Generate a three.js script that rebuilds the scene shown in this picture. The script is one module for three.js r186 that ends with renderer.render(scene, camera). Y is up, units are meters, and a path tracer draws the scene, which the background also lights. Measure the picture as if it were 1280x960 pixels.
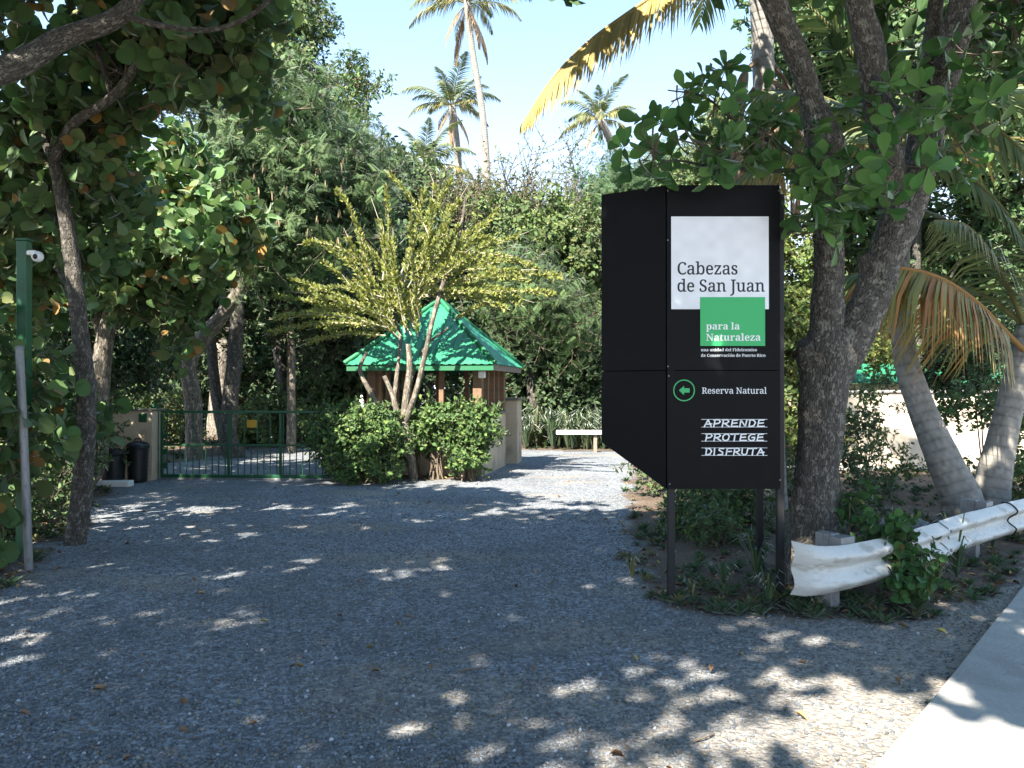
import * as THREE from 'three';
import { mergeGeometries } from 'three/addons/utils/BufferGeometryUtils.js';
import { RoundedBoxGeometry } from 'three/addons/geometries/RoundedBoxGeometry.js';
import { FontLoader } from 'three/addons/loaders/FontLoader.js';
import { TextGeometry } from 'three/addons/geometries/TextGeometry.js';
import { ImprovedNoise } from 'three/addons/math/ImprovedNoise.js';

// ------------------------------------------------------------------ camera, sky, sun, exposure
const EYE = 1.65, F = 1000, HOR = 485;               // photograph: 1280 px wide, focal length about 1000 px, horizon row 485
const scene = new THREE.Scene();
const camera = new THREE.PerspectiveCamera(2 * Math.atan(480 / F) * 180 / Math.PI, 4 / 3, 0.1, 600);
camera.position.set(0, EYE, 0);
camera.rotation.x = Math.atan(5 / F);
scene.add(camera);
const SUN = new THREE.Vector3(-0.30, 0.72, 0.60).normalize();
{
  const w = 256, h = 128, d = new Float32Array(w * h * 4);
  for (let j = 0; j < h; j++) for (let i = 0; i < w; i++) {
    const e = ((j + 0.5) / h - 0.5) * Math.PI, s = Math.max(0, Math.sin(e)), k = Math.pow(1 - s, 4.6);
    const o = (j * w + i) * 4;
    d[o] = 0.115 + 0.56 * k; d[o + 1] = 0.215 + 0.51 * k; d[o + 2] = 0.37 + 0.39 * k; d[o + 3] = 1;
  }
  const sky = new THREE.DataTexture(d, w, h, THREE.RGBAFormat, THREE.FloatType);
  sky.mapping = THREE.EquirectangularReflectionMapping; sky.magFilter = THREE.LinearFilter; sky.needsUpdate = true;
  scene.background = sky; scene.environment = sky;
}
const sun = new THREE.DirectionalLight(new THREE.Color(1, 0.93, 0.82), 5);
sun.position.copy(SUN).multiplyScalar(60); sun.castShadow = true; sun.shadow.radius = 1;
Object.assign(sun.shadow.camera, { left: -40, right: 40, top: 40, bottom: -40, near: 1, far: 160 });
scene.add(sun, sun.target);
const renderer = new THREE.WebGLRenderer({ antialias: true });
renderer.toneMapping = THREE.LinearToneMapping;
renderer.toneMappingExposure = 4.3;
renderer.shadowMap.enabled = true;

// ------------------------------------------------------------------ helpers
const V = (x, y, z) => new THREE.Vector3(x, y, z);
const at = (px, py, d) => V((px - 640) / F * d, EYE + (HOR - py) / F * d, -d);      // a photo pixel at a depth of d metres
const gnd = (px, py) => { const d = F * EYE / (py - HOR); return V((px - 640) / F * d, 0, -d); };
const rng = (s) => () => { s |= 0; s = s + 0x6D2B79F5 | 0; let t = Math.imul(s ^ s >>> 15, 1 | s); t = t + Math.imul(t ^ t >>> 7, 61 | t) ^ t; return ((t ^ t >>> 14) >>> 0) / 4294967296; };
const perlin = new ImprovedNoise();
const N = (x, y, z = 0.37) => perlin.noise(x, y, z);
const fbm = (x, y, z = 0.37) => N(x, y, z) * 0.55 + N(x * 2.1, y * 2.1, z + 3) * 0.3 + N(x * 4.3, y * 4.3, z + 7) * 0.15;
const smooth = (a, b, x) => { const t = Math.min(1, Math.max(0, (x - a) / (b - a))); return t * t * (3 - 2 * t); };
const lerp = (a, b, t) => a + (b - a) * t;
const taken = {};
const numbered = (n) => { const k = taken[n] = (taken[n] ?? -1) + 1; return k ? `${n}_${String(k).padStart(3, '0')}` : n; };
function tag(o, label, category, group, kind) { if (label) o.userData.label = label; if (category) o.userData.category = category; if (group) o.userData.group = group; if (kind) o.userData.kind = kind; return o; }
function shadow(o) { o.castShadow = o.receiveShadow = true; return o; }
function thing(name, label, category, group, pos = [0, 0, 0], turn = 0) { const g = new THREE.Group(); g.name = numbered(name); g.position.set(...pos); g.rotation.y = turn; scene.add(g); return tag(g, label, category, group); }
function part(name, geo, mat, parent, pos, label) { const m = shadow(new THREE.Mesh(geo, mat)); m.name = name; if (pos) m.position.set(...pos); if (label) m.userData.label = label; parent.add(m); return m; }
function struct(name, geo, mat) { const m = shadow(new THREE.Mesh(geo, mat)); m.name = name; m.userData.kind = 'structure'; scene.add(m); return m; }
function metreUV(g) {                                  // box-projected uv in metres
  const p = g.attributes.position, n = g.attributes.normal, uv = new Float32Array(p.count * 2);
  for (let i = 0; i < p.count; i++) {
    const a = Math.abs(n.getX(i)), b = Math.abs(n.getY(i)), c = Math.abs(n.getZ(i));
    uv[2 * i] = a > b && a > c ? p.getZ(i) : p.getX(i); uv[2 * i + 1] = b > a && b > c ? p.getZ(i) : p.getY(i);
  }
  g.setAttribute('uv', new THREE.BufferAttribute(uv, 2)); return g;
}
const box = (w, h, d, r = 0.008) => metreUV(new RoundedBoxGeometry(w, h, d, 2, Math.min(r, w / 2.2, h / 2.2, d / 2.2)));

class GB {                                              // collects triangles with uv and colour, then makes one geometry
  constructor() { this.p = []; this.i = []; this.uv = []; this.c = []; this.groups = []; }
  get n() { return this.p.length / 3; }
  v(x, y, z, u = 0, w = 0, c = [1, 1, 1]) { this.p.push(x, y, z); this.uv.push(u, w); this.c.push(c[0], c[1], c[2]); return this.n - 1; }
  t(a, b, c) { this.i.push(a, b, c); }
  slot(k) { const from = this.groups.length ? this.groups.at(-1)[1] : 0; if (this.i.length > from) this.groups.push([from, this.i.length, k]); }
  tube(pts, radii, seg = 8, rough = 0, per = 4, col = [1, 1, 1], seed = 0, cap = true) {
    const curve = new THREE.CatmullRomCurve3(pts, false, 'centripetal'), n = Math.max(2, (pts.length - 1) * per);
    let nor = null, prev = null, len = 0; const base = this.n, wrap = Math.max(1, Math.round(radii.reduce((a, b) => a + b) / radii.length * 6.28 / 0.35)) * 0.35, ph = 2.2 / Math.max(0.25, Math.max(...radii) * 5);
    for (let k = 0; k <= n; k++) {
      const t = k / n, c = curve.getPoint(t), d = curve.getTangent(t);
      if (!nor) nor = Math.abs(d.y) > 0.9 ? V(1, 0, 0) : V(0, 1, 0);
      nor.addScaledVector(d, -nor.dot(d)).normalize();
      const bi = d.clone().cross(nor), f = t * (radii.length - 1), q = Math.min(radii.length - 2, Math.floor(f)), r = lerp(radii[q], radii[q + 1], f - q);
      if (prev) len += prev.distanceTo(c); prev = c;
      for (let s = 0; s <= seg; s++) {
        const a = s / seg * Math.PI * 2, cx = Math.cos(a), sx = Math.sin(a);
        const rr = rough ? r * (1 + rough * (N(cx * 1.6 + seed, sx * 1.6, len * ph) + 0.5 * N(cx * 4 + seed, sx * 4, len * 9))) : r;
        this.v(c.x + (nor.x * cx + bi.x * sx) * rr, c.y + (nor.y * cx + bi.y * sx) * rr, c.z + (nor.z * cx + bi.z * sx) * rr, s / seg * wrap, len, col);
      }
    }
    for (let k = 0; k < n; k++) for (let s = 0; s < seg; s++) { const a = base + k * (seg + 1) + s, b = a + seg + 1; this.t(a, a + 1, b); this.t(b, a + 1, b + 1); }
    if (cap) for (const [k, flip] of [[0, 1], [n, 0]]) {
      const c = curve.getPoint(k / n), m = this.v(c.x, c.y, c.z, 0, 0, col), o = base + k * (seg + 1);
      for (let s = 0; s < seg; s++) flip ? this.t(m, o + s + 1, o + s) : this.t(m, o + s, o + s + 1);
    }
    return this;
  }
  leaf(o, d, up, L, W, c, shape = 'ellipse', droop = 0.15, fold = 0.18) {     // a folded blade from o along d
    const side = d.clone().cross(up); if (side.lengthSq() < 1e-6) side.set(1, 0, 0); side.normalize();
    const n = side.clone().cross(d).normalize();
    const P = (t, w, h) => this.v(o.x + d.x * t * L + side.x * w * W + n.x * h * L, o.y + d.y * t * L + side.y * w * W + n.y * h * L, o.z + d.z * t * L + side.z * w * W + n.z * h * L, t, w + 0.5, c);
    if (shape === 'blade') { const a = P(0, -0.5, 0), b = P(0, 0.5, 0), e = P(0.55, -0.42, -droop * 0.3), f = P(0.55, 0.42, -droop * 0.3), g = P(1, 0, -droop); this.t(a, b, e); this.t(e, b, f); this.t(e, f, g); return; }
    if (shape === 'rhomb') { const a = P(0, 0, 0), b = P(0.5, -0.5, 0), e = P(0.5, 0.5, 0), g = P(1, 0, -droop); this.t(a, e, b); this.t(b, e, g); return; }
    if (shape.startsWith('fine_')) {                       // outline of five stations a side, curved across and along
      const k = shape === 'fine_round' ? [[0, 0.16], [0.12, 0.40], [0.35, 0.52], [0.62, 0.52], [0.85, 0.36], [0.97, 0.14]] : [[0, 0.02], [0.18, 0.13], [0.42, 0.33], [0.65, 0.49], [0.85, 0.43], [0.96, 0.2]];
      let prev = null; const tip = [1.02, 0];
      for (const [t, w] of [...k, tip]) { const h = -droop * t * t, row = [P(t, -w, h + fold * w * 1.6 * W / L), P(t, 0, h), P(t, w, h + fold * w * 1.6 * W / L)]; if (prev) { this.t(prev[0], prev[1], row[0]); this.t(row[0], prev[1], row[1]); this.t(prev[1], prev[2], row[1]); this.t(row[1], prev[2], row[2]); } prev = row; }
      return;
    }
    const S = { ellipse: [[0.28, 0.42], [0.68, 0.42]], obovate: [[0.35, 0.30], [0.74, 0.5]], round: [[0.22, 0.46], [0.7, 0.5]], heart: [[0.12, 0.46], [0.55, 0.42]] }[shape];
    const b0 = P(0, 0, 0), m = P(0.5, 0, -droop * 0.3), tip = P(1, 0, -droop);
    const l1 = P(S[0][0], -S[0][1], fold * W / L), l2 = P(S[1][0], -S[1][1], fold * W / L - droop * 0.5), r1 = P(S[0][0], S[0][1], fold * W / L), r2 = P(S[1][0], S[1][1], fold * W / L - droop * 0.5);
    this.t(b0, m, l1); this.t(l1, m, l2); this.t(l2, m, tip); this.t(b0, r1, m); this.t(r1, r2, m); this.t(r2, tip, m);
    if (shape === 'round') { const tl = P(0.93, -0.28, fold * 0.4 * W / L - droop * 0.8), tr = P(0.93, 0.28, fold * 0.4 * W / L - droop * 0.8); this.t(l2, tip, tl); this.t(r2, tr, tip); }
  }
  geo(colored = false) {
    const g = new THREE.BufferGeometry();
    g.setAttribute('position', new THREE.Float32BufferAttribute(this.p, 3)); g.setAttribute('uv', new THREE.Float32BufferAttribute(this.uv, 2));
    if (colored) g.setAttribute('color', new THREE.Float32BufferAttribute(this.c, 3));
    g.setIndex(this.i); for (const [a, b, k] of this.groups) g.addGroup(a, b - a, k);
    g.computeVertexNormals(); return g;
  }
}
const dirRand = (r) => { const z = r() * 2 - 1, a = r() * 6.2832, q = Math.sqrt(1 - z * z); return V(q * Math.cos(a), z, q * Math.sin(a)); };

// ------------------------------------------------------------------ textures and materials
function dataTex(w, h, fn, srgb = true, repeat = true) {   // fn(i, j) -> [r, g, b] in 0..1 display values
  const d = new Uint8Array(w * h * 4);
  for (let j = 0; j < h; j++) for (let i = 0; i < w; i++) { const c = fn(i, j), o = (j * w + i) * 4; d[o] = c[0] * 255; d[o + 1] = c[1] * 255; d[o + 2] = c[2] * 255; d[o + 3] = 255; }
  const t = new THREE.DataTexture(d, w, h, THREE.RGBAFormat); t.magFilter = THREE.LinearFilter; t.minFilter = THREE.LinearMipmapLinearFilter; t.generateMipmaps = true;
  if (repeat) t.wrapS = t.wrapT = THREE.RepeatWrapping; if (srgb) t.colorSpace = THREE.SRGBColorSpace; t.needsUpdate = true; return t;
}
const clamp01 = (x) => Math.min(1, Math.max(0, x));
const toS = (x) => { x = clamp01(x); return x <= 0.0031308 ? x * 12.92 : 1.055 * Math.pow(x, 1 / 2.4) - 0.055; };
function tileNoise(x, y, f, z) {                             // noise that repeats over 0..1
  const n = Math.max(1, Math.round(f)), X = x * n, Y = y * n, i = Math.floor(X), j = Math.floor(Y), u = X - i, v = Y - j, a = u * u * (3 - 2 * u), b = v * v * (3 - 2 * v);
  const h = (p, q) => { let k = Math.imul(((p % n) + n) % n + 1, 374761393) ^ Math.imul(((q % n) + n) % n + 1, 668265263) ^ Math.imul(Math.round(z * 10) + 7, 2147483647 ^ 0x3ab); k = Math.imul(k ^ k >>> 13, 1274126177); return ((k ^ k >>> 16) >>> 0) / 4294967296 - 0.5; };
  return (h(i, j) * (1 - a) + h(i + 1, j) * a) * (1 - b) + (h(i, j + 1) * (1 - a) + h(i + 1, j + 1) * a) * b;
}
const heightOf = (w, h, fn) => dataTex(w, h, (i, j) => { const v = clamp01(fn(i / w, j / h)); return [v, v, v]; }, false);
// bark: ridged, blotched with pale lichen
const barkF = (u, v) => { const w = u + 0.02 * tileNoise(u, v, 8, 5), a = tileNoise(w, v * 0.5, 26, 1), b = tileNoise(u, v, 60, 2), c = tileNoise(u, v, 12, 3); return clamp01(0.55 - 1.1 * Math.max(0, 0.22 - Math.abs(a)) * 3 * (0.6 + c) + 0.55 * b + 0.4 * c); };
const barkTex = dataTex(256, 256, (i, j) => {
  const u = i / 256, v = j / 256, k = barkF(u, v), li = smooth(0.05, 0.38, 0.8 * tileNoise(u, v, 13, 6) + 0.75 * tileNoise(u, v, 38, 8));
  const b = 0.035 + 0.09 * k; return [toS(lerp(b * 1.12, 0.27, li * 0.7)), toS(lerp(b, 0.25, li * 0.7)), toS(lerp(b * 0.84, 0.21, li * 0.7))];
});
const barkBump = heightOf(256, 256, barkF);
const set = (t, x, y) => { const c = t.clone(); c.repeat.set(x, y); c.needsUpdate = true; return c; };
const M = {};
const std = (o) => new THREE.MeshStandardMaterial(o);
M.bark = std({ map: set(barkTex, 2.86, 1.6), bumpMap: set(barkBump, 2.86, 1.6), bumpScale: 0.02, roughness: 0.95 });
M.barkPale = std({ color: new THREE.Color().setRGB(1.7, 1.62, 1.5), map: set(barkTex, 2.86, 0.8), bumpMap: set(barkBump, 2.86, 0.8), bumpScale: 0.01, roughness: 0.9 });
M.twig = std({ color: new THREE.Color().setRGB(0.13, 0.10, 0.07), roughness: 0.9 });
M.twigPale = std({ color: new THREE.Color().setRGB(0.42, 0.38, 0.29), roughness: 0.9 });
const palmF = (u, v) => clamp01(0.6 + 0.35 * Math.pow(Math.abs(Math.sin(v * Math.PI * 8 + 0.7 * tileNoise(u, v, 5, 2))), 0.35) - 0.4 + 0.35 * tileNoise(u, v, 20, 4));
const palmTex = dataTex(256, 256, (i, j) => { const u = i / 256, v = j / 256, k = palmF(u, v), s = tileNoise(u, v, 8, 9); const b = 0.10 + 0.24 * k + 0.06 * s; return [toS(b * 1.08), toS(b), toS(b * 0.88)]; });
M.palmBark = std({ map: set(palmTex, 1.4, 1.1), bumpMap: set(heightOf(256, 256, palmF), 1.4, 1.1), bumpScale: 0.02, roughness: 0.9 });
const leafMat = (trans, coat, rough = 0.9) => new THREE.MeshPhysicalMaterial({ vertexColors: true, side: THREE.DoubleSide, roughness: rough, transmission: trans, thickness: 0, clearcoat: coat, clearcoatRoughness: 0.42, ior: 1.4 });
M.leaf = leafMat(0.34, 0.12); M.leafThin = leafMat(0.42, 0.05); M.leafGloss = leafMat(0.36, 0.16); M.frond = leafMat(0.35, 0.2);
M.leafPlain = std({ vertexColors: true, side: THREE.DoubleSide, roughness: 0.8 });

const stuccoF = (u, v) => clamp01(0.5 + 0.5 * tileNoise(u, v, 60, 3) + 0.25 * tileNoise(u, v, 18, 5));
const stuccoTex = dataTex(256, 256, (i, j) => {
  const u = i / 256, v = j / 256, s = 0.05 * tileNoise(u, v, 6, 1) + 0.05 * (stuccoF(u, v) - 0.5), st = smooth(0.15, 0.45, tileNoise(u, v * 0.4, 10, 12)) * 0.25;
  return [toS((0.52 + s) * (1 - st)), toS((0.42 + s) * (1 - st)), toS((0.30 + s * 0.9) * (1 - st))];
});
M.stucco = std({ map: set(stuccoTex, 0.8, 0.8), bumpMap: set(heightOf(256, 256, stuccoF), 0.8, 0.8), bumpScale: 0.006, roughness: 0.95 });
M.capWhite = std({ color: new THREE.Color().setRGB(0.72, 0.72, 0.68), roughness: 0.8 });
M.capDark = std({ color: new THREE.Color().setRGB(0.16, 0.14, 0.11), roughness: 0.9 });
const wearTex = (r, g, b, amt, f, seed, dr, dg, db) => dataTex(256, 256, (i, j) => {
  const u = i / 256, v = j / 256, k = smooth(0.1, 0.5, tileNoise(u, v, f, seed) + 0.5 * tileNoise(u, v, f * 4, seed + 3)) * amt, s = 1 + 0.12 * tileNoise(u, v, f * 7, seed + 5);
  return [toS(lerp(r, dr, k) * s), toS(lerp(g, dg, k) * s), toS(lerp(b, db, k) * s)];
});
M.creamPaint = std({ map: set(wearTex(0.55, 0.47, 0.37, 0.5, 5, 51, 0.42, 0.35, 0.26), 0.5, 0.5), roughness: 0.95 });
M.greenMetal = std({ map: wearTex(0.010, 0.085, 0.034, 0.4, 12, 4, 0.02, 0.05, 0.03), roughness: 0.45, metalness: 0.0 });
M.greenRoof = std({ map: wearTex(0.03, 0.21, 0.11, 0.35, 7, 8, 0.08, 0.21, 0.13), roughness: 0.38, side: THREE.DoubleSide });
M.greenFascia = std({ map: wearTex(0.018, 0.15, 0.065, 0.4, 8, 2, 0.05, 0.12, 0.07), roughness: 0.5 });
M.wood = std({ map: wearTex(0.20, 0.12, 0.07, 0.6, 10, 5, 0.09, 0.06, 0.04), roughness: 0.8 });
M.woodGrey = std({ map: wearTex(0.22, 0.19, 0.15, 0.6, 10, 7, 0.12, 0.10, 0.08), roughness: 0.85 });
M.railWhite = std({ map: set(wearTex(0.60, 0.59, 0.55, 0.6, 6, 15, 0.34, 0.30, 0.24), 1.1, 2.2), roughness: 0.6 });
M.galv = std({ map: set(wearTex(0.24, 0.245, 0.25, 0.7, 9, 17, 0.14, 0.135, 0.125), 3, 1.5), roughness: 0.5, metalness: 0.35 });
M.black = new THREE.MeshPhysicalMaterial({ map: set(wearTex(0.005, 0.005, 0.006, 0.4, 4, 21, 0.009, 0.009, 0.010), 0.9, 0.9), roughness: 0.55, specularIntensity: 0.25 });
M.blackPost = std({ map: wearTex(0.006, 0.006, 0.007, 0.5, 8, 23, 0.016, 0.014, 0.012), roughness: 0.6 });
M.blackPlastic = std({ color: new THREE.Color().setRGB(0.012, 0.013, 0.014), roughness: 0.35 });
M.print = std({ color: new THREE.Color().setRGB(0.80, 0.81, 0.82), roughness: 0.6 });
M.signWhite = std({ map: set(wearTex(0.79, 0.80, 0.84, 0.25, 3, 25, 0.70, 0.71, 0.75), 0.7, 0.7), roughness: 0.5 });
M.signGreen = std({ color: new THREE.Color().setRGB(0.035, 0.42, 0.13), roughness: 0.5 });
M.ink = std({ color: new THREE.Color().setRGB(0.012, 0.014, 0.022), roughness: 0.6 });
M.concrete = std({ map: set(wearTex(0.33, 0.32, 0.30, 0.5, 5, 31, 0.24, 0.225, 0.20), 0.35, 0.35), bumpMap: heightOf(256, 256, (u, v) => 0.5 + 0.6 * tileNoise(u, v, 70, 9)), bumpScale: 0.004, roughness: 0.95 });
M.rock = std({ map: set(wearTex(0.22, 0.21, 0.21, 0.6, 8, 33, 0.12, 0.11, 0.10), 1, 1), roughness: 0.95 });
M.white = std({ color: new THREE.Color().setRGB(0.78, 0.78, 0.76), roughness: 0.5 });
M.yellow = std({ color: new THREE.Color().setRGB(0.55, 0.30, 0.02), roughness: 0.6 });
M.rubber = std({ color: new THREE.Color().setRGB(0.01, 0.01, 0.01), roughness: 0.6 });

// ------------------------------------------------------------------ ground
const CAM0 = gnd(1105, 960), CAM1 = gnd(1280, 740);                      // edge of the concrete road
function sideOfRoad(x, z) { const dx = CAM1.x - CAM0.x, dz = CAM1.z - CAM0.z, l = Math.hypot(dx, dz); return ((x - CAM0.x) * -dz + (z - CAM0.z) * dx) / l; }   // > 0 towards the road
// planting island round the sign and tree
const ISLE = [[1.05, -6.55], [1.2, -6.0], [1.8, -5.72], [2.6, -5.6], [3.6, -6.1], [5.0, -7.6], [7.2, -9.8], [14, -15], [14, -24], [3.4, -22], [2.2, -15], [1.35, -10]];
const LEFT = [[-9, 3], [-4.3, 3], [-3.9, -5.2], [-4.1, -6.6], [-4.6, -8.2], [-5.5, -10.5], [-6.3, -12.8], [-7.2, -14.4], [-7.4, -17], [-6.7, -22], [-8.5, -27], [-9, -40], [-20, -40], [-20, 3]];
function polyDist(P, x, z) {                             // signed distance: > 0 inside
  let d = 1e9, inside = false;
  for (let i = 0, j = P.length - 1; i < P.length; j = i++) {
    const [ax, az] = P[j], [bx, bz] = P[i], ux = bx - ax, uz = bz - az, t = Math.min(1, Math.max(0, ((x - ax) * ux + (z - az) * uz) / (ux * ux + uz * uz)));
    d = Math.min(d, Math.hypot(x - ax - ux * t, z - az - uz * t));
    if ((az > z) !== (bz > z) && x < ax + (z - az) / (bz - az) * ux) inside = !inside;
  }
  return inside ? d : -d;
}
const KIOSK_BED = [[-3.4, -14.35], [-0.95, -14.35], [-0.7, -15.2], [-3.4, -15.7]];
const BACKBED = [[0.7, -21.2], [3, -20.6], [14, -20], [14, -60], [-5, -60], [-3.5, -26], [-2.5, -22]];
function soilAt(x, z) {                                 // 0 gravel .. 1 soil
  const w = 0.35 * fbm(x * 1.1, z * 1.1, 2) + 0.12 * N(x * 6, z * 6, 4);
  return Math.max(smooth(-0.15, 0.25, polyDist(ISLE, x, z) + w), smooth(-0.2, 0.5, polyDist(LEFT, x, z) + w * 1.6), smooth(-0.1, 0.2, polyDist(KIOSK_BED, x, z) + w * 0.6), smooth(-0.2, 0.4, polyDist(BACKBED, x, z) + w));
}
function gh(x, z) { return 0.02 * fbm(x * 0.5, z * 0.5, 9) + 0.006 * N(x * 3, z * 3, 2) + 0.07 * smooth(0, 1, polyDist(ISLE, x, z)) + 0.10 * smooth(0, 1.4, polyDist(LEFT, x, z)); }
function groundSheet(name, x0, x1, z0, z1, tw, th, step) {
  const nx = Math.round((x1 - x0) / step), nz = Math.round((z1 - z0) / step), p = [], uv = [], idx = [];
  for (let j = 0; j <= nz; j++) for (let i = 0; i <= nx; i++) { const x = lerp(x0, x1, i / nx), z = lerp(z0, z1, j / nz); p.push(x, gh(x, z), z); uv.push(i / nx, j / nz); }
  for (let j = 0; j < nz; j++) for (let i = 0; i < nx; i++) { const a = j * (nx + 1) + i, b = a + nx + 1; idx.push(a, b, a + 1, a + 1, b, b + 1); }
  const g = new THREE.BufferGeometry(); g.setAttribute('position', new THREE.Float32BufferAttribute(p, 3)); g.setAttribute('uv', new THREE.Float32BufferAttribute(uv, 2)); g.setIndex(idx); g.computeVertexNormals();
  const r = rng(name.length * 77 + tw), cell = 8, cw = Math.ceil(tw / cell) + 2, ch = Math.ceil(th / cell) + 2, soilG = new Float32Array(cw * ch), dirtG = new Float32Array(cw * ch), macG = new Float32Array(cw * ch), litterG = new Float32Array(cw * ch);
  for (let j = 0; j < ch; j++) for (let i = 0; i < cw; i++) {
    const x = lerp(x0, x1, i * cell / tw), z = lerp(z0, z1, j * cell / th), k = j * cw + i;
    soilG[k] = soilAt(x, z);
    const verge = smooth(-2.0, 0.1, sideOfRoad(x, z) + 0.5 * fbm(x, z, 1));             // sandy strip along the road
    dirtG[k] = Math.max(verge, smooth(0.08, 0.36, fbm(x * 0.6 + 3, z * 1.1, 12) + 0.12 * fbm(x * 3, z * 4, 14) + 0.5 * smooth(-7, -3.6, z) * smooth(-1.5, 1.2, x)) * 0.8);
    macG[k] = fbm(x * 0.8, z * 0.8, 21); litterG[k] = fbm(x * 2.6, z * 2.6, 31);
  }
  const samp = (A, i, j) => { const fx = i / cell, fy = j / cell, a = Math.floor(fx), b = Math.floor(fy), u = fx - a, v = fy - b, k = b * cw + a; return (A[k] * (1 - u) + A[k + 1] * u) * (1 - v) + (A[k + cw] * (1 - u) + A[k + cw + 1] * u) * v; };
  gravelBump(1, 1); const sx = (x1 - x0) / tw / 1.6 * 512, sz = (z1 - z0) / th / 1.6 * 512;
  const map = dataTex(tw, th, (i, j) => {
    const st = gravelTone[((j * sz) & 511) * 512 + ((i * sx) & 511)];
    const so = samp(soilG, i, j), di = samp(dirtG, i, j), m = samp(macG, i, j), litter = samp(litterG, i, j), q = r(), q2 = r();
    let g1 = 0.165 * (0.18 + 1.25 * st + 0.35 * q * q) * (1 + 0.45 * m), R = g1 * 0.94, G = g1 * 1.0, B = g1 * 1.07;                  // crushed blue-grey stone
    if (q2 > 0.985) { R *= 1.9; G *= 1.9; B *= 1.85; }
    const dk = di * (0.5 + 0.5 * q), d1 = 0.23 * (0.6 + 0.35 * q2 + 0.35 * st) * (1 + 0.3 * m);
    R = lerp(R, d1 * 1.08, dk); G = lerp(G, d1 * 0.93, dk); B = lerp(B, d1 * 0.74, dk);
    const sk = smooth(0.25, 0.75, so + 0.35 * (q - 0.5)), s1 = (0.075 + 0.05 * litter) * (0.6 + 0.8 * q2);
    R = lerp(R, s1 * 1.32, sk); G = lerp(G, s1 * 0.92, sk); B = lerp(B, s1 * 0.64, sk);
    return [toS(R), toS(G), toS(B)];
  }, true, false);
  const stone = std({ map, roughness: 0.95, bumpMap: gravelBump((x1 - x0) / 1.6, (z1 - z0) / 1.6), bumpScale: 0.012 });
  return struct(name, g, stone);
}
let gravelH = null, gravelTone = null;
function gravelBump(rx, rz) {
  if (!gravelH) {
    const n = 512, H = new Float32Array(n * n), T = gravelTone = new Float32Array(n * n).fill(0.05), r = rng(5);
    for (let k = 0; k < 11000; k++) { const cx = r() * n, cy = r() * n, R = 2 + r() * 5, h = 0.25 + r() * 0.75, tone = 0.25 + 0.9 * Math.pow(r(), 1.4); for (let y = -R | 0; y <= R; y++) for (let x = -R | 0; x <= R; x++) { const d = (x * x + y * y) / (R * R); if (d < 1) { const o = (((cy + y) | 0) + n) % n * n + (((cx + x) | 0) + n) % n; if (h * Math.sqrt(1 - d) > H[o]) { H[o] = h * Math.sqrt(1 - d); T[o] = tone; } } } }
    gravelH = dataTex(n, n, (i, j) => { const v = H[j * n + i]; return [v, v, v]; }, false);
  }
  return set(gravelH, rx, rz);
}
{
  const g = new THREE.PlaneGeometry(500, 500, 1, 1); g.rotateX(-Math.PI / 2); g.translate(0, -0.05, -60);
  struct('ground', g, std({ map: set(wearTex(0.09, 0.075, 0.05, 0.6, 8, 41, 0.05, 0.06, 0.03), 120, 120), roughness: 1 }));
}
groundSheet('driveway', -7, 7, -9, 1, 2048, 2048, 0.2);
groundSheet('driveway_001', -16, 16, -41, -9, 2048, 2048, 0.4);
{ // concrete road at the lower right, a slab with a real edge
  const d = CAM1.clone().sub(CAM0).normalize(), a = CAM0.clone().addScaledVector(d, -7), b = CAM0.clone().addScaledVector(d, 34), nrm = V(-d.z, 0, d.x), r = rng(8);
  const s = new THREE.Shape(); const pts = [];
  for (let k = 0; k <= 80; k++) { const q = a.clone().lerp(b, k / 80).addScaledVector(nrm, 0.025 * fbm(k * 0.5, 3)); pts.push(q); }
  pts.push(b.clone().addScaledVector(nrm, 7), a.clone().addScaledVector(nrm, 7));
  pts.forEach((q, k) => k ? s.lineTo(q.x, -q.z) : s.moveTo(q.x, -q.z));
  const g = new THREE.ExtrudeGeometry(s, { depth: 0.15, bevelEnabled: true, bevelSize: 0.01, bevelThickness: 0.01, bevelSegments: 2 });
  g.rotateX(-Math.PI / 2); g.translate(0, -0.11, 0); struct('road', metreUV(g), M.concrete);
}

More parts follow.
